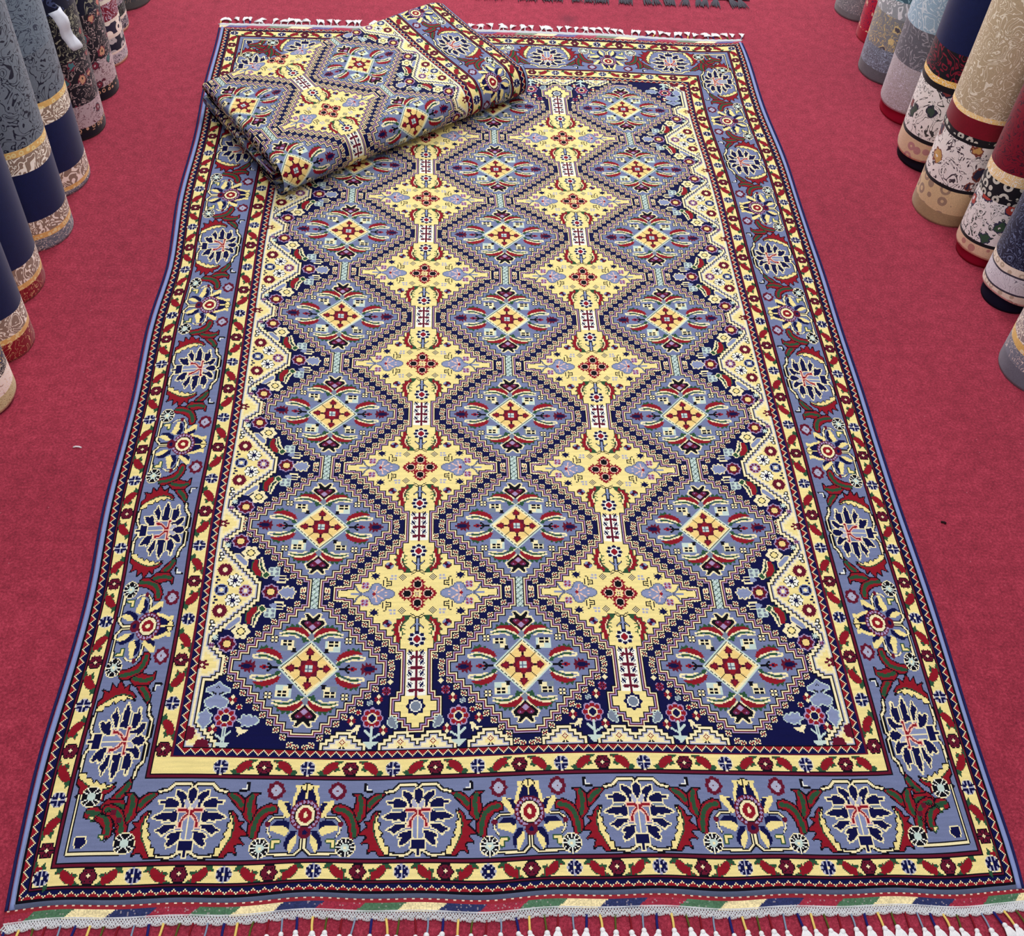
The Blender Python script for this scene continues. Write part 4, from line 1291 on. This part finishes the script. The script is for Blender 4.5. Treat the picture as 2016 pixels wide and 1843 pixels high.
# =====================================================================================
#  the second rug, folded up on the far left corner of the first
# =====================================================================================
FH = 0.125
ORG = np.array([-0.600, 1.910])           # chart (180, 560) ... placed from the corner frame below
P_TL = np.array([-0.975, 2.128]); P_BL = np.array([-0.632, 1.585]); P_BR = np.array([0.14, 2.215]); P_TR = np.array([-0.190, 2.745])
UL, UR_, DT, DB = -20.0, 376.0, -66.0, 176.0
DE = 150.0
def fold_xy(u, d):
    a = (u - UL) / (UR_ - UL); b = (d - DT) / (DB - DT)
    a = np.asarray(a)[..., None]; b = np.asarray(b)[..., None]
    return P_TL * (1 - a) * (1 - b) + P_TR * a * (1 - b) + P_BR * a * b + P_BL * (1 - a) * b
frug = empty('folded_rug', 'matching blue and yellow rug folded into a thick packet on the open rug', 'rug', (0, 0, 0))
def fold_pos(U, V):
    d = 577.0 - V                                   # distance towards the viewer, in knots
    R = FH / 2 - 0.006; Rk = R / KV
    flat_end = DE - Rk * 0.35 - 9 + 4 * (U - UL) / (UR_ - UL)
    over = np.maximum(d - flat_end, 0)
    ang = np.minimum(over / Rk, math.pi)
    tail = np.maximum(over - math.pi * Rk, 0)
    dd = np.minimum(d, flat_end) + Rk * np.sin(ang) - tail
    z = 0.017 + R + R * np.cos(ang) * 1.0 - 0.0
    z = z + 0.0
    # soft hills of the layers inside
    top = np.clip(1 - over / 8, 0, 1)
    z = z + top * (0.0035 * np.sin(U / 42.0) + 0.003 * np.sin(d / 33.0 + U / 80))
    # rolled lips at left (fold), back and right (free side edge)
    eL = np.clip((UL + 9 - U) / 9, 0, 1.4); eR = np.clip((U - 352) / 24, 0, 1)
    eB = np.clip((DT + 10 - d) / 10, 0, 1)
    z = z - top * (0.014 * (1 - np.sqrt(np.clip(1 - np.minimum(eL, 1) ** 2, 0, 1))) + 0.016 * eR ** 2 + 0.014 * eB ** 2)
    xy = fold_xy(U, dd)
    return np.stack([xy[..., 0], xy[..., 1], z], -1)
vlo = int(577 - (DE + 96)); vhi = int(577 - DT)
sub = Chart(int(UR_ - UL), vhi - vlo, int(UL), vlo, 0)
sub.a[:] = C.a[vlo - V0:vhi - V0, int(UL) - U0:int(UR_) - U0]
rug_surface('top_layer', sub, frug, fold_pos)
# lower layers, each one a doubled thickness of cloth with a rounded lip
def layer(z0, z1, gl, gr, gb, gf, vsh, name='folded_layer'):
    """superelliptic slab following the packet outline; g* = inset at left/right/back/front in knots"""
    u0, u1 = UL + gl, UR_ - gr; d0, d1 = DT + gb, DE - 10 - gf
    per = []
    nU, nD = 198, 118
    us = np.linspace(u0, u1, nU); ds = np.linspace(d0, d1, nD)
    loop = [(u, d0, 0, -1) for u in us] + [(u1, d, 1, 0) for d in ds] + [(u, d1, 0, 1) for u in us[::-1]] + [(u0, d, -1, 0) for d in ds[::-1]]
    rows = []
    prof = [(math.cos(t), math.sin(t)) for t in np.linspace(-math.pi / 2, math.pi / 2, 9)]
    hz = (z1 - z0) / 2; bul = hz / KU
    for (c, s_) in [(-6, -1)] + prof + [(-6, 1)]:
        rows.append([[*(fold_xy(u + nu_ * (c - 1) * bul, d + nd * (c - 1) * bul)), (z0 + z1) / 2 + hz * s_ * 0.97 + 0.0022 * math.sin(u / 17 + vsh) * (1 if c > -1 else 0)] for (u, d, nu_, nd) in loop])
    P = np.array(rows)
    me = grid_mesh(name, P)
    nL = len(loop)
    cu = np.array([l[0] for l in loop[:-1]]); cd = np.array([l[1] for l in loop[:-1]]); nr = len(rows) - 1
    cols = np.zeros((nr, nL - 1), int)
    for r in range(nr):
        wrap = (r - nr / 2) * 2.2
        uu = np.array([l[0] + l[2] * wrap for l in loop[:-1]]); dd = np.array([l[1] + l[3] * wrap for l in loop[:-1]])
        iu = np.clip((uu - U0).astype(int) % NU, 20, NU - 20); iv = np.clip((dd * -1 + 560 + vsh - V0).astype(int), 190, NV - 190)
        cols[r] = C.a[iv, iu]
    face_color(me, PALLIN[cols.reshape(-1)])
    return link(name, me, frug, M_YARN)
layer(0.0155, 0.0425, 2, 6, 2, 14, 137)
layer(0.043, 0.067, -2, 2, -1, 12, 71)
layer(0.0675, 0.0925, 3, 8, 3, 10, 203)
layer(0.093, 0.115, 0, 4, 1, 12, 17)

# =====================================================================================
#  standing rolls along both walls
# =====================================================================================
def roll_mat(name, bands, seed=0.0, tilt=0.0):
    """bands: (z_top, base, line, motif, scale, width); motif 's' scroll lines, 'f' blossoms, 'p' plain, 'c' chain"""
    k = NT(name)
    tc = k.n('ShaderNodeTexCoord').outputs['Object']
    sp = k.n('ShaderNodeSeparateXYZ'); k.l(tc, sp.inputs[0])
    zz = k.math('ADD', sp.outputs[2], k.math('MULTIPLY', sp.outputs[0], tilt))
    zz = k.math('ADD', zz, k.math('MULTIPLY', k.math('SUBTRACT', k.noise(tc, 9, 2), 0.5), 0.012))
    off = k.n('ShaderNodeVectorMath', operation='ADD'); k.l(tc, off.inputs[0]); off.inputs[1].default_value = (seed, seed * 1.7, seed * 0.6)
    vec = off.outputs[0]
    def masked(a, b):
        return k.math('MULTIPLY', k.math('GREATER_THAN', zz, a), k.math('LESS_THAN', zz, b))
    fine = k.noise(tc, 420, 2, 0.6)
    cur = None; z0 = -1.0
    for bi, (z1, base, line, motif, scale, wd) in enumerate(bands):
        base = srgb(base); line_ = srgb(line) if not isinstance(line, list) else [srgb(x) for x in line]
        if motif == 's':
            n1 = k.noise(vec, scale * 1.55, 1.0, 0.5, 2.4)
            d = k.math('ABSOLUTE', k.math('SUBTRACT', k.math('FRACT', k.math('MULTIPLY', n1, 5.0)), 0.5))
            m = k.math('LESS_THAN', d, wd)
            col = k.mix(m, base, line_)
        elif motif == 'f':
            L = line_ if isinstance(line_, list) else [line_]
            v = k.n('ShaderNodeTexVoronoi', feature='F1'); v.inputs['Scale'].default_value = scale; k.l(vec, v.inputs['Vector'])
            n1 = k.noise(vec, scale * 1.6, 1.5, 0.5, 2.0)
            d = k.math('ABSOLUTE', k.math('SUBTRACT', k.math('FRACT', k.math('MULTIPLY', n1, 4.0)), 0.5))
            col = k.mix(k.math('LESS_THAN', d, 0.09), base, L[0])
            dist = k.math('ADD', v.outputs['Distance'], k.math('MULTIPLY', k.noise(vec, scale * 5, 1), 0.35))
            sepc = k.n('ShaderNodeSeparateColor'); k.l(v.outputs['Color'], sepc.inputs[0])
            on = k.math('GREATER_THAN', sepc.outputs[0], 0.35)
            c1 = L[1 % len(L)]; c2 = L[2 % len(L)]; c3 = L[3 % len(L)]
            col = k.mix(k.math('MULTIPLY', on, k.math('LESS_THAN', dist, wd + 0.36)), col, c3)
            fc = k.mix(k.math('GREATER_THAN', sepc.outputs[1], 0.5), c1, c2)
            col = k.mix(k.math('MULTIPLY', on, k.math('LESS_THAN', dist, wd + 0.29)), col, fc)
            col = k.mix(k.math('MULTIPLY', on, k.math('LESS_THAN', dist, wd + 0.10)), col, base)
        elif motif == 'c':
            v = k.n('ShaderNodeTexVoronoi', feature='F1'); v.inputs['Scale'].default_value = scale; v.inputs['Randomness'].default_value = 0.35; k.l(vec, v.inputs['Vector'])
            col = k.mix(k.math('LESS_THAN', k.math('ABSOLUTE', k.math('SUBTRACT', v.outputs['Distance'], 0.32)), wd), base, line_)
        else:
            col = k.mix(k.math('MULTIPLY', k.noise(vec, 40, 3, 0.6), 0.8), base, tuple(x * 0.6 for x in base))
        cur = col if cur is None else k.mix(k.math('GREATER_THAN', zz, z0), cur, col)
        z0 = z1
    g = k.n('ShaderNodeMapRange'); k.l(fine, g.inputs[0]); g.inputs[1].default_value = .3; g.inputs[2].default_value = .7; g.inputs[3].default_value = 1.05; g.inputs[4].default_value = 1.45
    vm = k.n('ShaderNodeVectorMath', operation='SCALE'); k.l(cur, vm.inputs[0]); k.l(g.outputs[0], vm.inputs['Scale'])
    k.l(vm.outputs[0], k.b.inputs['Base Color'])
    k.b.inputs['Roughness'].default_value = 0.7
    k.b.inputs['Specular IOR Level'].default_value = 0.2
    k.b.inputs['Sheen Weight'].default_value = 0.15
    k.bump(fine, 0.2, 0.001)
    return k.m

def spiral_wall(name, r, z0, z1, parent, mat, start, turns=2.2, pitch=0.011, th=0.009, wavy=0.0, ztilt=0.0, seed=0):
    """one length of carpet wound into a roll; open spiral in plan with real thickness"""
    n = int(64 * turns)
    V, F = [], []
    zs = [z0 + (z1 - z0) * t for t in (0, 0.004, 0.1, 0.2, 0.3, 0.4, 0.5, 0.6, 0.7, 0.8, 0.9, 1)]
    rnd = random.Random(seed)
    ph = rnd.uniform(0, 6)
    for i in range(n + 1):
        a = start + 2 * math.pi * turns * i / n
        rr = r - pitch * (2 * math.pi * turns * i / n) / (2 * math.pi)
        oval = 1 + 0.02 * math.sin(2 * a + ph)
        for j, z in enumerate(zs):
            zb = z + (ztilt * math.cos(a - ph) if j < 2 else 0) + (wavy * math.sin(3 * a + ph) if j < 2 else 0)
            rj = rr * oval * (0.985 if j == 0 else 1.0)
            V.append((rj * math.cos(a), rj * math.sin(a), max(zb, 0.001)))
            V.append(((rj - th) * math.cos(a), (rj - th) * math.sin(a), max(zb, 0.001)))
    nz = len(zs)
    def id_(i, j, s): return (i * nz + j) * 2 + s
    for i in range(n):
        for j in range(nz - 1):
            F.append((id_(i, j, 0), id_(i + 1, j, 0), id_(i + 1, j + 1, 0), id_(i, j + 1, 0)))
            F.append((id_(i, j, 1), id_(i, j + 1, 1), id_(i + 1, j + 1, 1), id_(i + 1, j, 1)))
        for j, q in ((0, 1), (nz - 1, 0)):
            f = (id_(i, j, 0), id_(i, j, 1), id_(i + 1, j, 1), id_(i + 1, j, 0))
            F.append(f if q else f[::-1])
    for i in (0, n):
        for j in range(nz - 1):
            f = (id_(i, j, 0), id_(i, j + 1, 0), id_(i, j + 1, 1), id_(i, j, 1))
            F.append(f)
    return link(name, from_lists(name, V, F), parent, mat)

GOLD = (222, 182, 110); CRM = (252, 244, 230); GRY = (106, 116, 130); NVY = (10, 26, 78); CRI = (136, 8, 34); BLK = (14, 14, 26)
BEI = (196, 172, 132); LB = (150, 176, 196)
# ground points where each silhouette meets the floor
ROLLS = [
 # side, ext(x,y), radius, inset of the outer wrap from the floor, bands(outer), core colour, label
 ('L', (-1.314, 1.794), 0.128, 0.0, [(0.020, GRY, CRM, 's', 20, .05), (0.034, GOLD, (240, 220, 160), 'c', 60, .1), (0.086, (146, 126, 112), CRM, 's', 12, .17), (0.096, NVY, CRM, 'p', 9, .1), (0.249, NVY, NVY, 'p', 9, .1), (0.262, (146, 126, 112), CRM, 's', 12, .17), (0.30, (146, 126, 112), CRM, 's', 12, .17), (0.318, GOLD, (240, 220, 160), 'c', 60, .1), (0.46, GRY, (22, 24, 46), 's', 12, .12), (0.62, (108, 122, 138), (52, 60, 80), 's', 14, .10), (3, LB, (214, 226, 236), 's', 14, .12)], None,
  'grey-hemmed navy-panelled roll on the left, next in front of the dark floral rolls'),
 ('L', (-1.312, 1.533), 0.132, 0.0, [(0.045, GRY, CRM, 's', 18, .05), (0.062, GOLD, (240, 220, 160), 'c', 60, .1), (0.105, (146, 126, 112), CRM, 's', 12, .17), (0.115, NVY, CRM, 'p', 9, .1), (0.258, NVY, NVY, 'p', 9, .1), (0.31, (146, 126, 112), CRM, 's', 12, .17), (0.33, GOLD, (240, 220, 160), 'c', 60, .1), (3, GRY, (22, 24, 46), 's', 12, .12)], None,
  'grey-hemmed left-hand roll with a navy panel, standing right behind the crimson-hemmed rolls'),
 ('L', (-1.334, 1.285), 0.13, 0.0, [(0.050, CRI, (216, 178, 130), 's', 12, .05), (0.066, GOLD, (240, 220, 160), 'c', 60, .1), (0.117, (146, 126, 112), CRM, 's', 12, .17), (3, NVY, NVY, 'p', 9, .1)], None,
  'navy rolled carpet with a crimson hem at the left edge, the rear of two alike'),
 ('L', (-1.306, 1.042), 0.13, 0.0, [(0.062, CRI, (216, 178, 130), 's', 12, .05), (0.078, GOLD, (240, 220, 160), 'c', 60, .1), (0.137, (146, 126, 112), CRM, 's', 12, .17), (3, NVY, NVY, 'p', 9, .1)], None,
  'navy rolled carpet with a crimson hem at the left edge, the nearer of two alike'),
 ('L', (-1.300, 0.840), 0.12, 0.012, [(0.050, (206, 198, 150), (160, 140, 90), 's', 20, .06), (0.10, CRM, (190, 170, 160), 's', 20, .08), (0.125, BLK, CRM, 's', 30, .12), (3, (40, 40, 70), (210, 180, 110), 's', 14, .10)], NVY,
  'frontmost roll at the left edge, cream hem with a black and gold pattern above'),
 ('L', (-1.324, 2.083), 0.125, 0.0, [(0.028, (12, 14, 34), BLK, 'p', 9, .1), (0.045, BLK, (196, 160, 130), 'c', 60, .1), (0.12, (186, 170, 176), [(90, 30, 50), (120, 40, 60), (60, 90, 90), (40, 40, 56)], 'f', 26, .18), (0.27, (24, 22, 34), [(170, 150, 150), (70, 120, 130), (196, 150, 120), (120, 40, 60)], 'f', 20, .16), (0.42, (14, 14, 30), [(150, 150, 130), (190, 180, 160), (150, 70, 70), (60, 60, 60)], 'f', 22, .10), (3, (12, 16, 44), [(60, 70, 110), (150, 180, 160), (200, 120, 110), (16, 20, 50)], 'f', 9, .05)], None,
  'dark floral black-hemmed roll on the left, the nearer of two alike, behind the grey-hemmed rolls'),
 ('L', (-1.324, 2.306), 0.125, 0.0, [(0.030, (12, 14, 34), BLK, 'p', 9, .1), (0.05, BLK, (196, 160, 130), 'c', 60, .1), (0.14, (190, 176, 180), [(90, 30, 50), (120, 40, 60), (60, 110, 110), (40, 40, 56)], 'f', 26, .18), (0.30, (24, 22, 34), [(170, 150, 150), (70, 120, 130), (196, 150, 120), (120, 40, 60)], 'f', 20, .16), (3, (14, 18, 44), [(150, 150, 130), (190, 200, 180), (190, 110, 100), (60, 60, 60)], 'f', 12, .10)], None,
  'dark floral rolled carpet with a black hem on the left, the farther of two alike'),
 ('L', (-1.337, 2.519), 0.12, 0.0, [(0.010, (222, 196, 160), CRM, 'p', 9, .1), (0.045, (200, 196, 204), (30, 30, 56), 's', 26, .14), (0.053, CRM, CRM, 'p', 9, .1), (0.10, (20, 28, 50), (190, 190, 190), 'c', 24, .1), (0.112, CRM, CRM, 'p', 9, .1), (0.15, (40, 40, 64), CRM, 'c', 26, .14), (0.16, CRM, CRM, 'p', 9, .1), (0.22, (120, 20, 46), (190, 170, 190), 's', 16, .14), (0.235, CRM, CRM, 'p', 9, .1), (3, (190, 170, 180), [(110, 40, 60), (130, 20, 46), (60, 90, 90), (40, 40, 56)], 'f', 18, .16)], None,
  'rolled carpet on the far left wrapped in crimson, cream and navy striped bands'),
 ('L', (-1.374, 2.731), 0.12, 0.0, [(0.012, (222, 196, 160), CRM, 'p', 9, .1), (0.05, (30, 30, 56), (210, 206, 210), 's', 26, .16), (0.06, CRM, CRM, 'p', 9, .1), (0.10, BLK, (120, 140, 130), 's', 20, .08), (3, (170, 160, 168), [(60, 60, 90), (120, 30, 60), (90, 110, 100), (40, 40, 56)], 'f', 20, .16)], None,
  'black and white scroll-hemmed roll on the left, behind the striped crimson roll'),
 ('J', (-1.300, 2.965), 0.17, 0.0, [(0.03, (84, 92, 92), CRM, 'p', 9, .1), (3, (70, 80, 84), (170, 160, 140), 's', 12, .05)], None,
  'thick grey-green roll cut by the top edge of the view at far left'),
 ('R', (1.412, 3.054), 0.15, 0.0, [(0.025, (120, 128, 132), CRM, 'p', 9, .1), (3, (116, 126, 132), (190, 196, 196), 's', 22, .07)], None,
  'grey scroll-patterned roll at the top right, farthest of the right-hand row'),
 ('R', (1.451, 2.846), 0.115, 0.0, [(0.045, (176, 20, 56), CRI, 'p', 9, .1), (0.055, (176, 20, 56), (220, 190, 150), 'c', 50, .1), (3, (176, 16, 56), [(60, 20, 70), (40, 24, 80), (40, 24, 80), (210, 180, 150)], 'f', 16, .10)], None,
  'bright crimson patterned roll at the far right between two grey rolls'),
 ('R', (1.397, 2.600), 0.13, 0.0, [(0.050, (104, 110, 118), CRM, 'p', 9, .1), (0.13, (104, 114, 128), (160, 182, 204), 's', 26, .13), (0.25, (126, 132, 136), [(206, 190, 130), (214, 200, 140), (80, 80, 90), (210, 196, 140)], 'f', 22, .20), (0.31, (150, 160, 166), (220, 226, 230), 's', 8, .16), (3, (66, 100, 114), [(150, 190, 200), (30, 60, 70), (190, 190, 170), (120, 160, 170)], 'f', 12, .14)], None,
  'grey-hemmed gold and teal roll on the right, beside the bright crimson roll'),
 ('R', (1.395, 2.320), 0.128, 0.05, [(0.21, (164, 158, 162), (200, 200, 214), 's', 34, .13), (0.34, (96, 98, 108), [(150, 150, 160), (150, 120, 110), (70, 70, 84), (140, 160, 180)], 'f', 12, .14), (0.50, (150, 180, 200), (200, 216, 226), 's', 9, .14), (3, (50, 84, 100), [(140, 180, 190), (24, 50, 60), (190, 200, 190), (110, 150, 160)], 'f', 11, .14)], (160, 14, 50),
  'silvery roll with a plain crimson hem showing under it on the right'),
 ('R', (1.380, 2.040), 0.128, 0.045, [(0.105, (206, 182, 150), (176, 130, 130), 'c', 26, .10), (0.118, BLK, BLK, 'p', 9, .1), (0.29, (228, 226, 224), [(60, 60, 60), (120, 50, 50), (50, 70, 60), (40, 40, 60)], 'f', 15, .17), (0.31, (18, 16, 26), CRM, 'p', 9, .1), (0.33, (230, 186, 84), CRM, 's', 26, .10), (0.42, BLK, (120, 20, 46), 's', 10, .16), (3, NVY, NVY, 'p', 9, .1)], (14, 16, 34),
  'white floral roll with a beige band over a black hem, on the right'),
 ('R', (1.361, 1.755), 0.14, 0.0, [(0.045, (170, 150, 112), (150, 130, 100), 'p', 20, .05), (0.126, (204, 184, 142), (150, 130, 110), 'c', 24, .10), (0.138, BLK, BLK, 'p', 9, .1), (0.29, (228, 224, 222), [(60, 50, 60), (40, 40, 66), (190, 150, 90), (120, 60, 50)], 'f', 14, .17), (0.30, BLK, CRM, 'p', 9, .1), (0.315, (18, 16, 26), (190, 190, 180), 'c', 40, .14), (0.37, (124, 8, 34), CRI, 'p', 9, .1), (0.385, (240, 206, 130), CRM, 's', 30, .12), (3, (176, 158, 130), (222, 214, 196), 's', 13, .10)], None,
  'right-hand roll with a wide beige hem on the floor and beige scroll body'),
 ('R', (1.426, 1.515), 0.13, 0.036, [(0.075, (214, 186, 156), (180, 130, 120), 'c', 26, .10), (0.086, BLK, BLK, 'p', 9, .1), (0.23, (226, 226, 226), [(50, 60, 60), (170, 60, 50), (50, 80, 60), (50, 50, 80)], 'f', 17, .17), (0.25, BLK, (190, 190, 180), 'c', 40, .14), (0.29, BLK, (200, 200, 190), 'c', 30, .12), (0.325, (230, 200, 140), CRM, 's', 20, .12), (3, (118, 6, 36), (60, 8, 34), 's', 12, .10)], (150, 8, 44),
  'white floral roll with a crimson hem and crimson upper part at the right edge'),
 ('R', (1.440, 1.310), 0.128, 0.040, [(0.068, (232, 226, 210), (190, 180, 160), 'c', 40, .08), (0.074, (60, 60, 80), BLK, 'p', 9, .1), (0.125, (214, 220, 230), (120, 124, 140), 's', 12, .035), (0.131, (60, 60, 80), BLK, 'p', 9, .1), (0.155, (232, 226, 210), (190, 180, 160), 'c', 40, .08), (3, (22, 28, 56), (96, 110, 146), 's', 18, .10)], (12, 18, 44),
  'navy scroll roll with a white band and dark hem at the right edge'),
 ('R', (1.407, 1.015), 0.132, 0.0, [(0.050, (112, 122, 138), CRM, 'p', 9, .1), (0.095, (116, 126, 142), CRM, 's', 14, .05), (0.12, (222, 190, 110), (240, 226, 180), 'c', 50, .1), (0.18, (150, 140, 140), CRM, 's', 20, .17), (3, (14, 26, 70), NVY, 'p', 9, .1)], None,
  'front roll at the right edge, grey hem with a gold and white band'),
]
CG = Vector((CAM_C[0], CAM_C[1], 0))
rr_ = random.Random(5)
def roll_centre(side, ext, r):
    e = Vector((ext[0] + (0.03 if side == 'L' else 0), ext[1], 0))
    d = (e - CG).normalized()
    n = Vector((d.y, -d.x, 0))                 # to the right of the sight line
    if side == 'R': n = -n
    return e - n * r
RAD = [q[2] for q in ROLLS]
for _ in range(60):                            # neighbours stand close but never run into each other
    hit = False
    for a in range(len(ROLLS)):
        for b in range(a):
            dd = (roll_centre(ROLLS[a][0], ROLLS[a][1], RAD[a]) - roll_centre(ROLLS[b][0], ROLLS[b][1], RAD[b])).length
            if dd < (RAD[a] + RAD[b]) * 1.02 + 0.003:
                big, sm = (a, b) if RAD[a] > RAD[b] else (b, a)
                RAD[big] *= 0.985; RAD[sm] *= 0.995; hit = True
    if not hit: break
for i, (side, ext, r, gap, bands, core, lab) in enumerate(ROLLS):
    r = RAD[i]
    c = roll_centre(side, ext, r)
    t = empty('carpet_roll', lab, 'rolled carpet', (c.x, c.y, 0), 'rolled carpets standing along the %s wall' % ('right' if side == 'R' else 'left'))
    m = roll_mat('roll_pattern_%02d' % i, bands, seed=i * 3.7, tilt=rr_.uniform(-.04, .04))
    st = math.pi * (0.55 if side == 'R' else -0.35) + rr_.uniform(-.4, .4)
    st = math.pi / 2 + (0.9 if side != 'R' else -0.9) + (math.pi * 0.5 if side != 'R' else -math.pi * 0.5)
    H_ = 2.25 + rr_.uniform(-.1, .15)
    spiral_wall('outer_wrap', r, max(gap, 0.001), H_, t, m, st, 2.2, wavy=0.003 if gap else 0.0, ztilt=0.006 if gap else 0.0, seed=i)
    if core is not None:
        mc = plain('hem_pile_%02d' % i, core, scale=400)
        spiral_wall('inner_wrap', r - 0.010, 0.001, H_ - 0.1, t, mc, st + 0.5, 1.6, seed=i + 40)
    t.rotation_euler = (rr_.uniform(-.006, .006), 0, 0)

# paper tag ties on the left rolls
M_TAG = plain('white_paper', (226, 228, 240), noise=0.04)
def crumple(name, parent_loc, size, label, rot):
    rnd = random.Random(int(size[0] * 1e4))
    nx, ny = 7, 9
    P = np.zeros((ny, nx, 3))
    for j in range(ny):
        for i_ in range(nx):
            a, b = i_ / (nx - 1) - .5, j / (ny - 1) - .5
            P[j, i_] = (0.012 * math.cos(a * 5) + rnd.uniform(-.004, .004) + 0.006 * math.sin(b * 9), a * size[0] + rnd.uniform(-.003, .003), b * size[1])
    o = link(name, grid_mesh(name, P, smooth=False), None, M_TAG)
    sm = o.modifiers.new('thick', 'SOLIDIFY'); sm.thickness = 0.0008
    o.location = parent_loc; o.rotation_euler = rot
    tag(o, label, 'paper tag', 'paper ties on the left-hand rolls')
    return o
crumple('paper_tag', (-1.268, 1.865, 0.43), (0.05, 0.12), 'crumpled white wrapper between a grey-hemmed and a dark floral roll', (0.1, -0.2, -0.25))
crumple('paper_tag', (-1.325, 1.50, 0.375), (0.055, 0.06), 'white paper tie on the nearer grey-hemmed roll, high at the left edge', (0.2, 0.1, -0.5))

# =====================================================================================
#  the rug lying at the back: only its grey fringe comes into view
# =====================================================================================
brug = empty('rug', 'dark rug at the top edge of the view, only its grey knotted fringe showing', 'rug', (0, 0, 0))
P = np.zeros((30, 40, 3))
for j in range(30):
    for i_ in range(40):
        P[j, i_] = (-0.05 + 1.12 * i_ / 39, 3.075 + 1.6 * j / 29, 0.010 + 0.001 * math.sin(i_ * .7) - (0.006 if j == 0 else 0))
link('pile', grid_mesh('pile', P), brug, plain('dark_pile', (52, 46, 62), scale=200, noise=0.25))
M_GF = plain('grey_fringe', (84, 82, 92), noise=0.2)
def knot_tassel(seed):
    rnd = random.Random(seed); V, F = [], []
    for q in range(9):
        a = q / 8 - .5
        px0, px1 = a * 0.012, a * (0.034 + rnd.uniform(-.006, .01)); ln = rnd.uniform(.042, .064)
        pts = [(px0, 0, .006), (px0 * .5, -.016, .010), (px1 * .7, -.016 - ln * .5, .007), (px1, -.016 - ln, .003)]
        b = len(V)
        for (x, y, z), r in zip(pts, (.002, .0026, .0024, .0014)):
            for k in range(6):
                t = k * math.pi / 3; V.append((x + r * math.cos(t), y, z + r * math.sin(t)))
        for s_ in range(3):
            for k in range(6):
                F.append((b + s_ * 6 + k, b + s_ * 6 + (k + 1) % 6, b + s_ * 6 + 6 + (k + 1) % 6, b + s_ * 6 + 6 + k))
    me = from_lists('fringe_tassel', V, F); me.materials.append(M_GF)
    return me
KT = [knot_tassel(s_) for s_ in range(4)]
x = -0.03
while x < 1.06:
    o = bpy.data.objects.new('fringe_tassel', KT[rr_.randrange(4)])
    COL.objects.link(o); o.parent = brug
    o.location = (x, 3.078, 0.002); o.rotation_euler = (0, 0, rr_.gauss(0, .25)); x += rr_.uniform(.034, .060)

# lint and crumbs on the floor
def scrap(name, loc, pts, r, col, label, cat):
    V, F = [], []
    o = tube(name, [Vector(p) for p in pts], r, None, plain(name + '_fibre', col, noise=0.05), 6)
    o.location = loc
    tag(o, label, cat)
    return o
scrap('thread_scrap', (-1.074, 0.622, 0.0022), [(-.010, 0, 0), (-.004, .0015, .001), (.004, .001, .001), (.010, -.001, 0)], 0.0022, (232, 226, 232), 'tiny white thread scrap on the red floor left of the open rug', 'scrap')
scrap('dark_crumb', (1.055, 0.394, 0.0025), [(-.006, .002, 0), (0, 0, .001), (.005, -.003, 0)], 0.0028, (40, 16, 26), 'small dark crumb on the red floor right of the open rug', 'crumb')
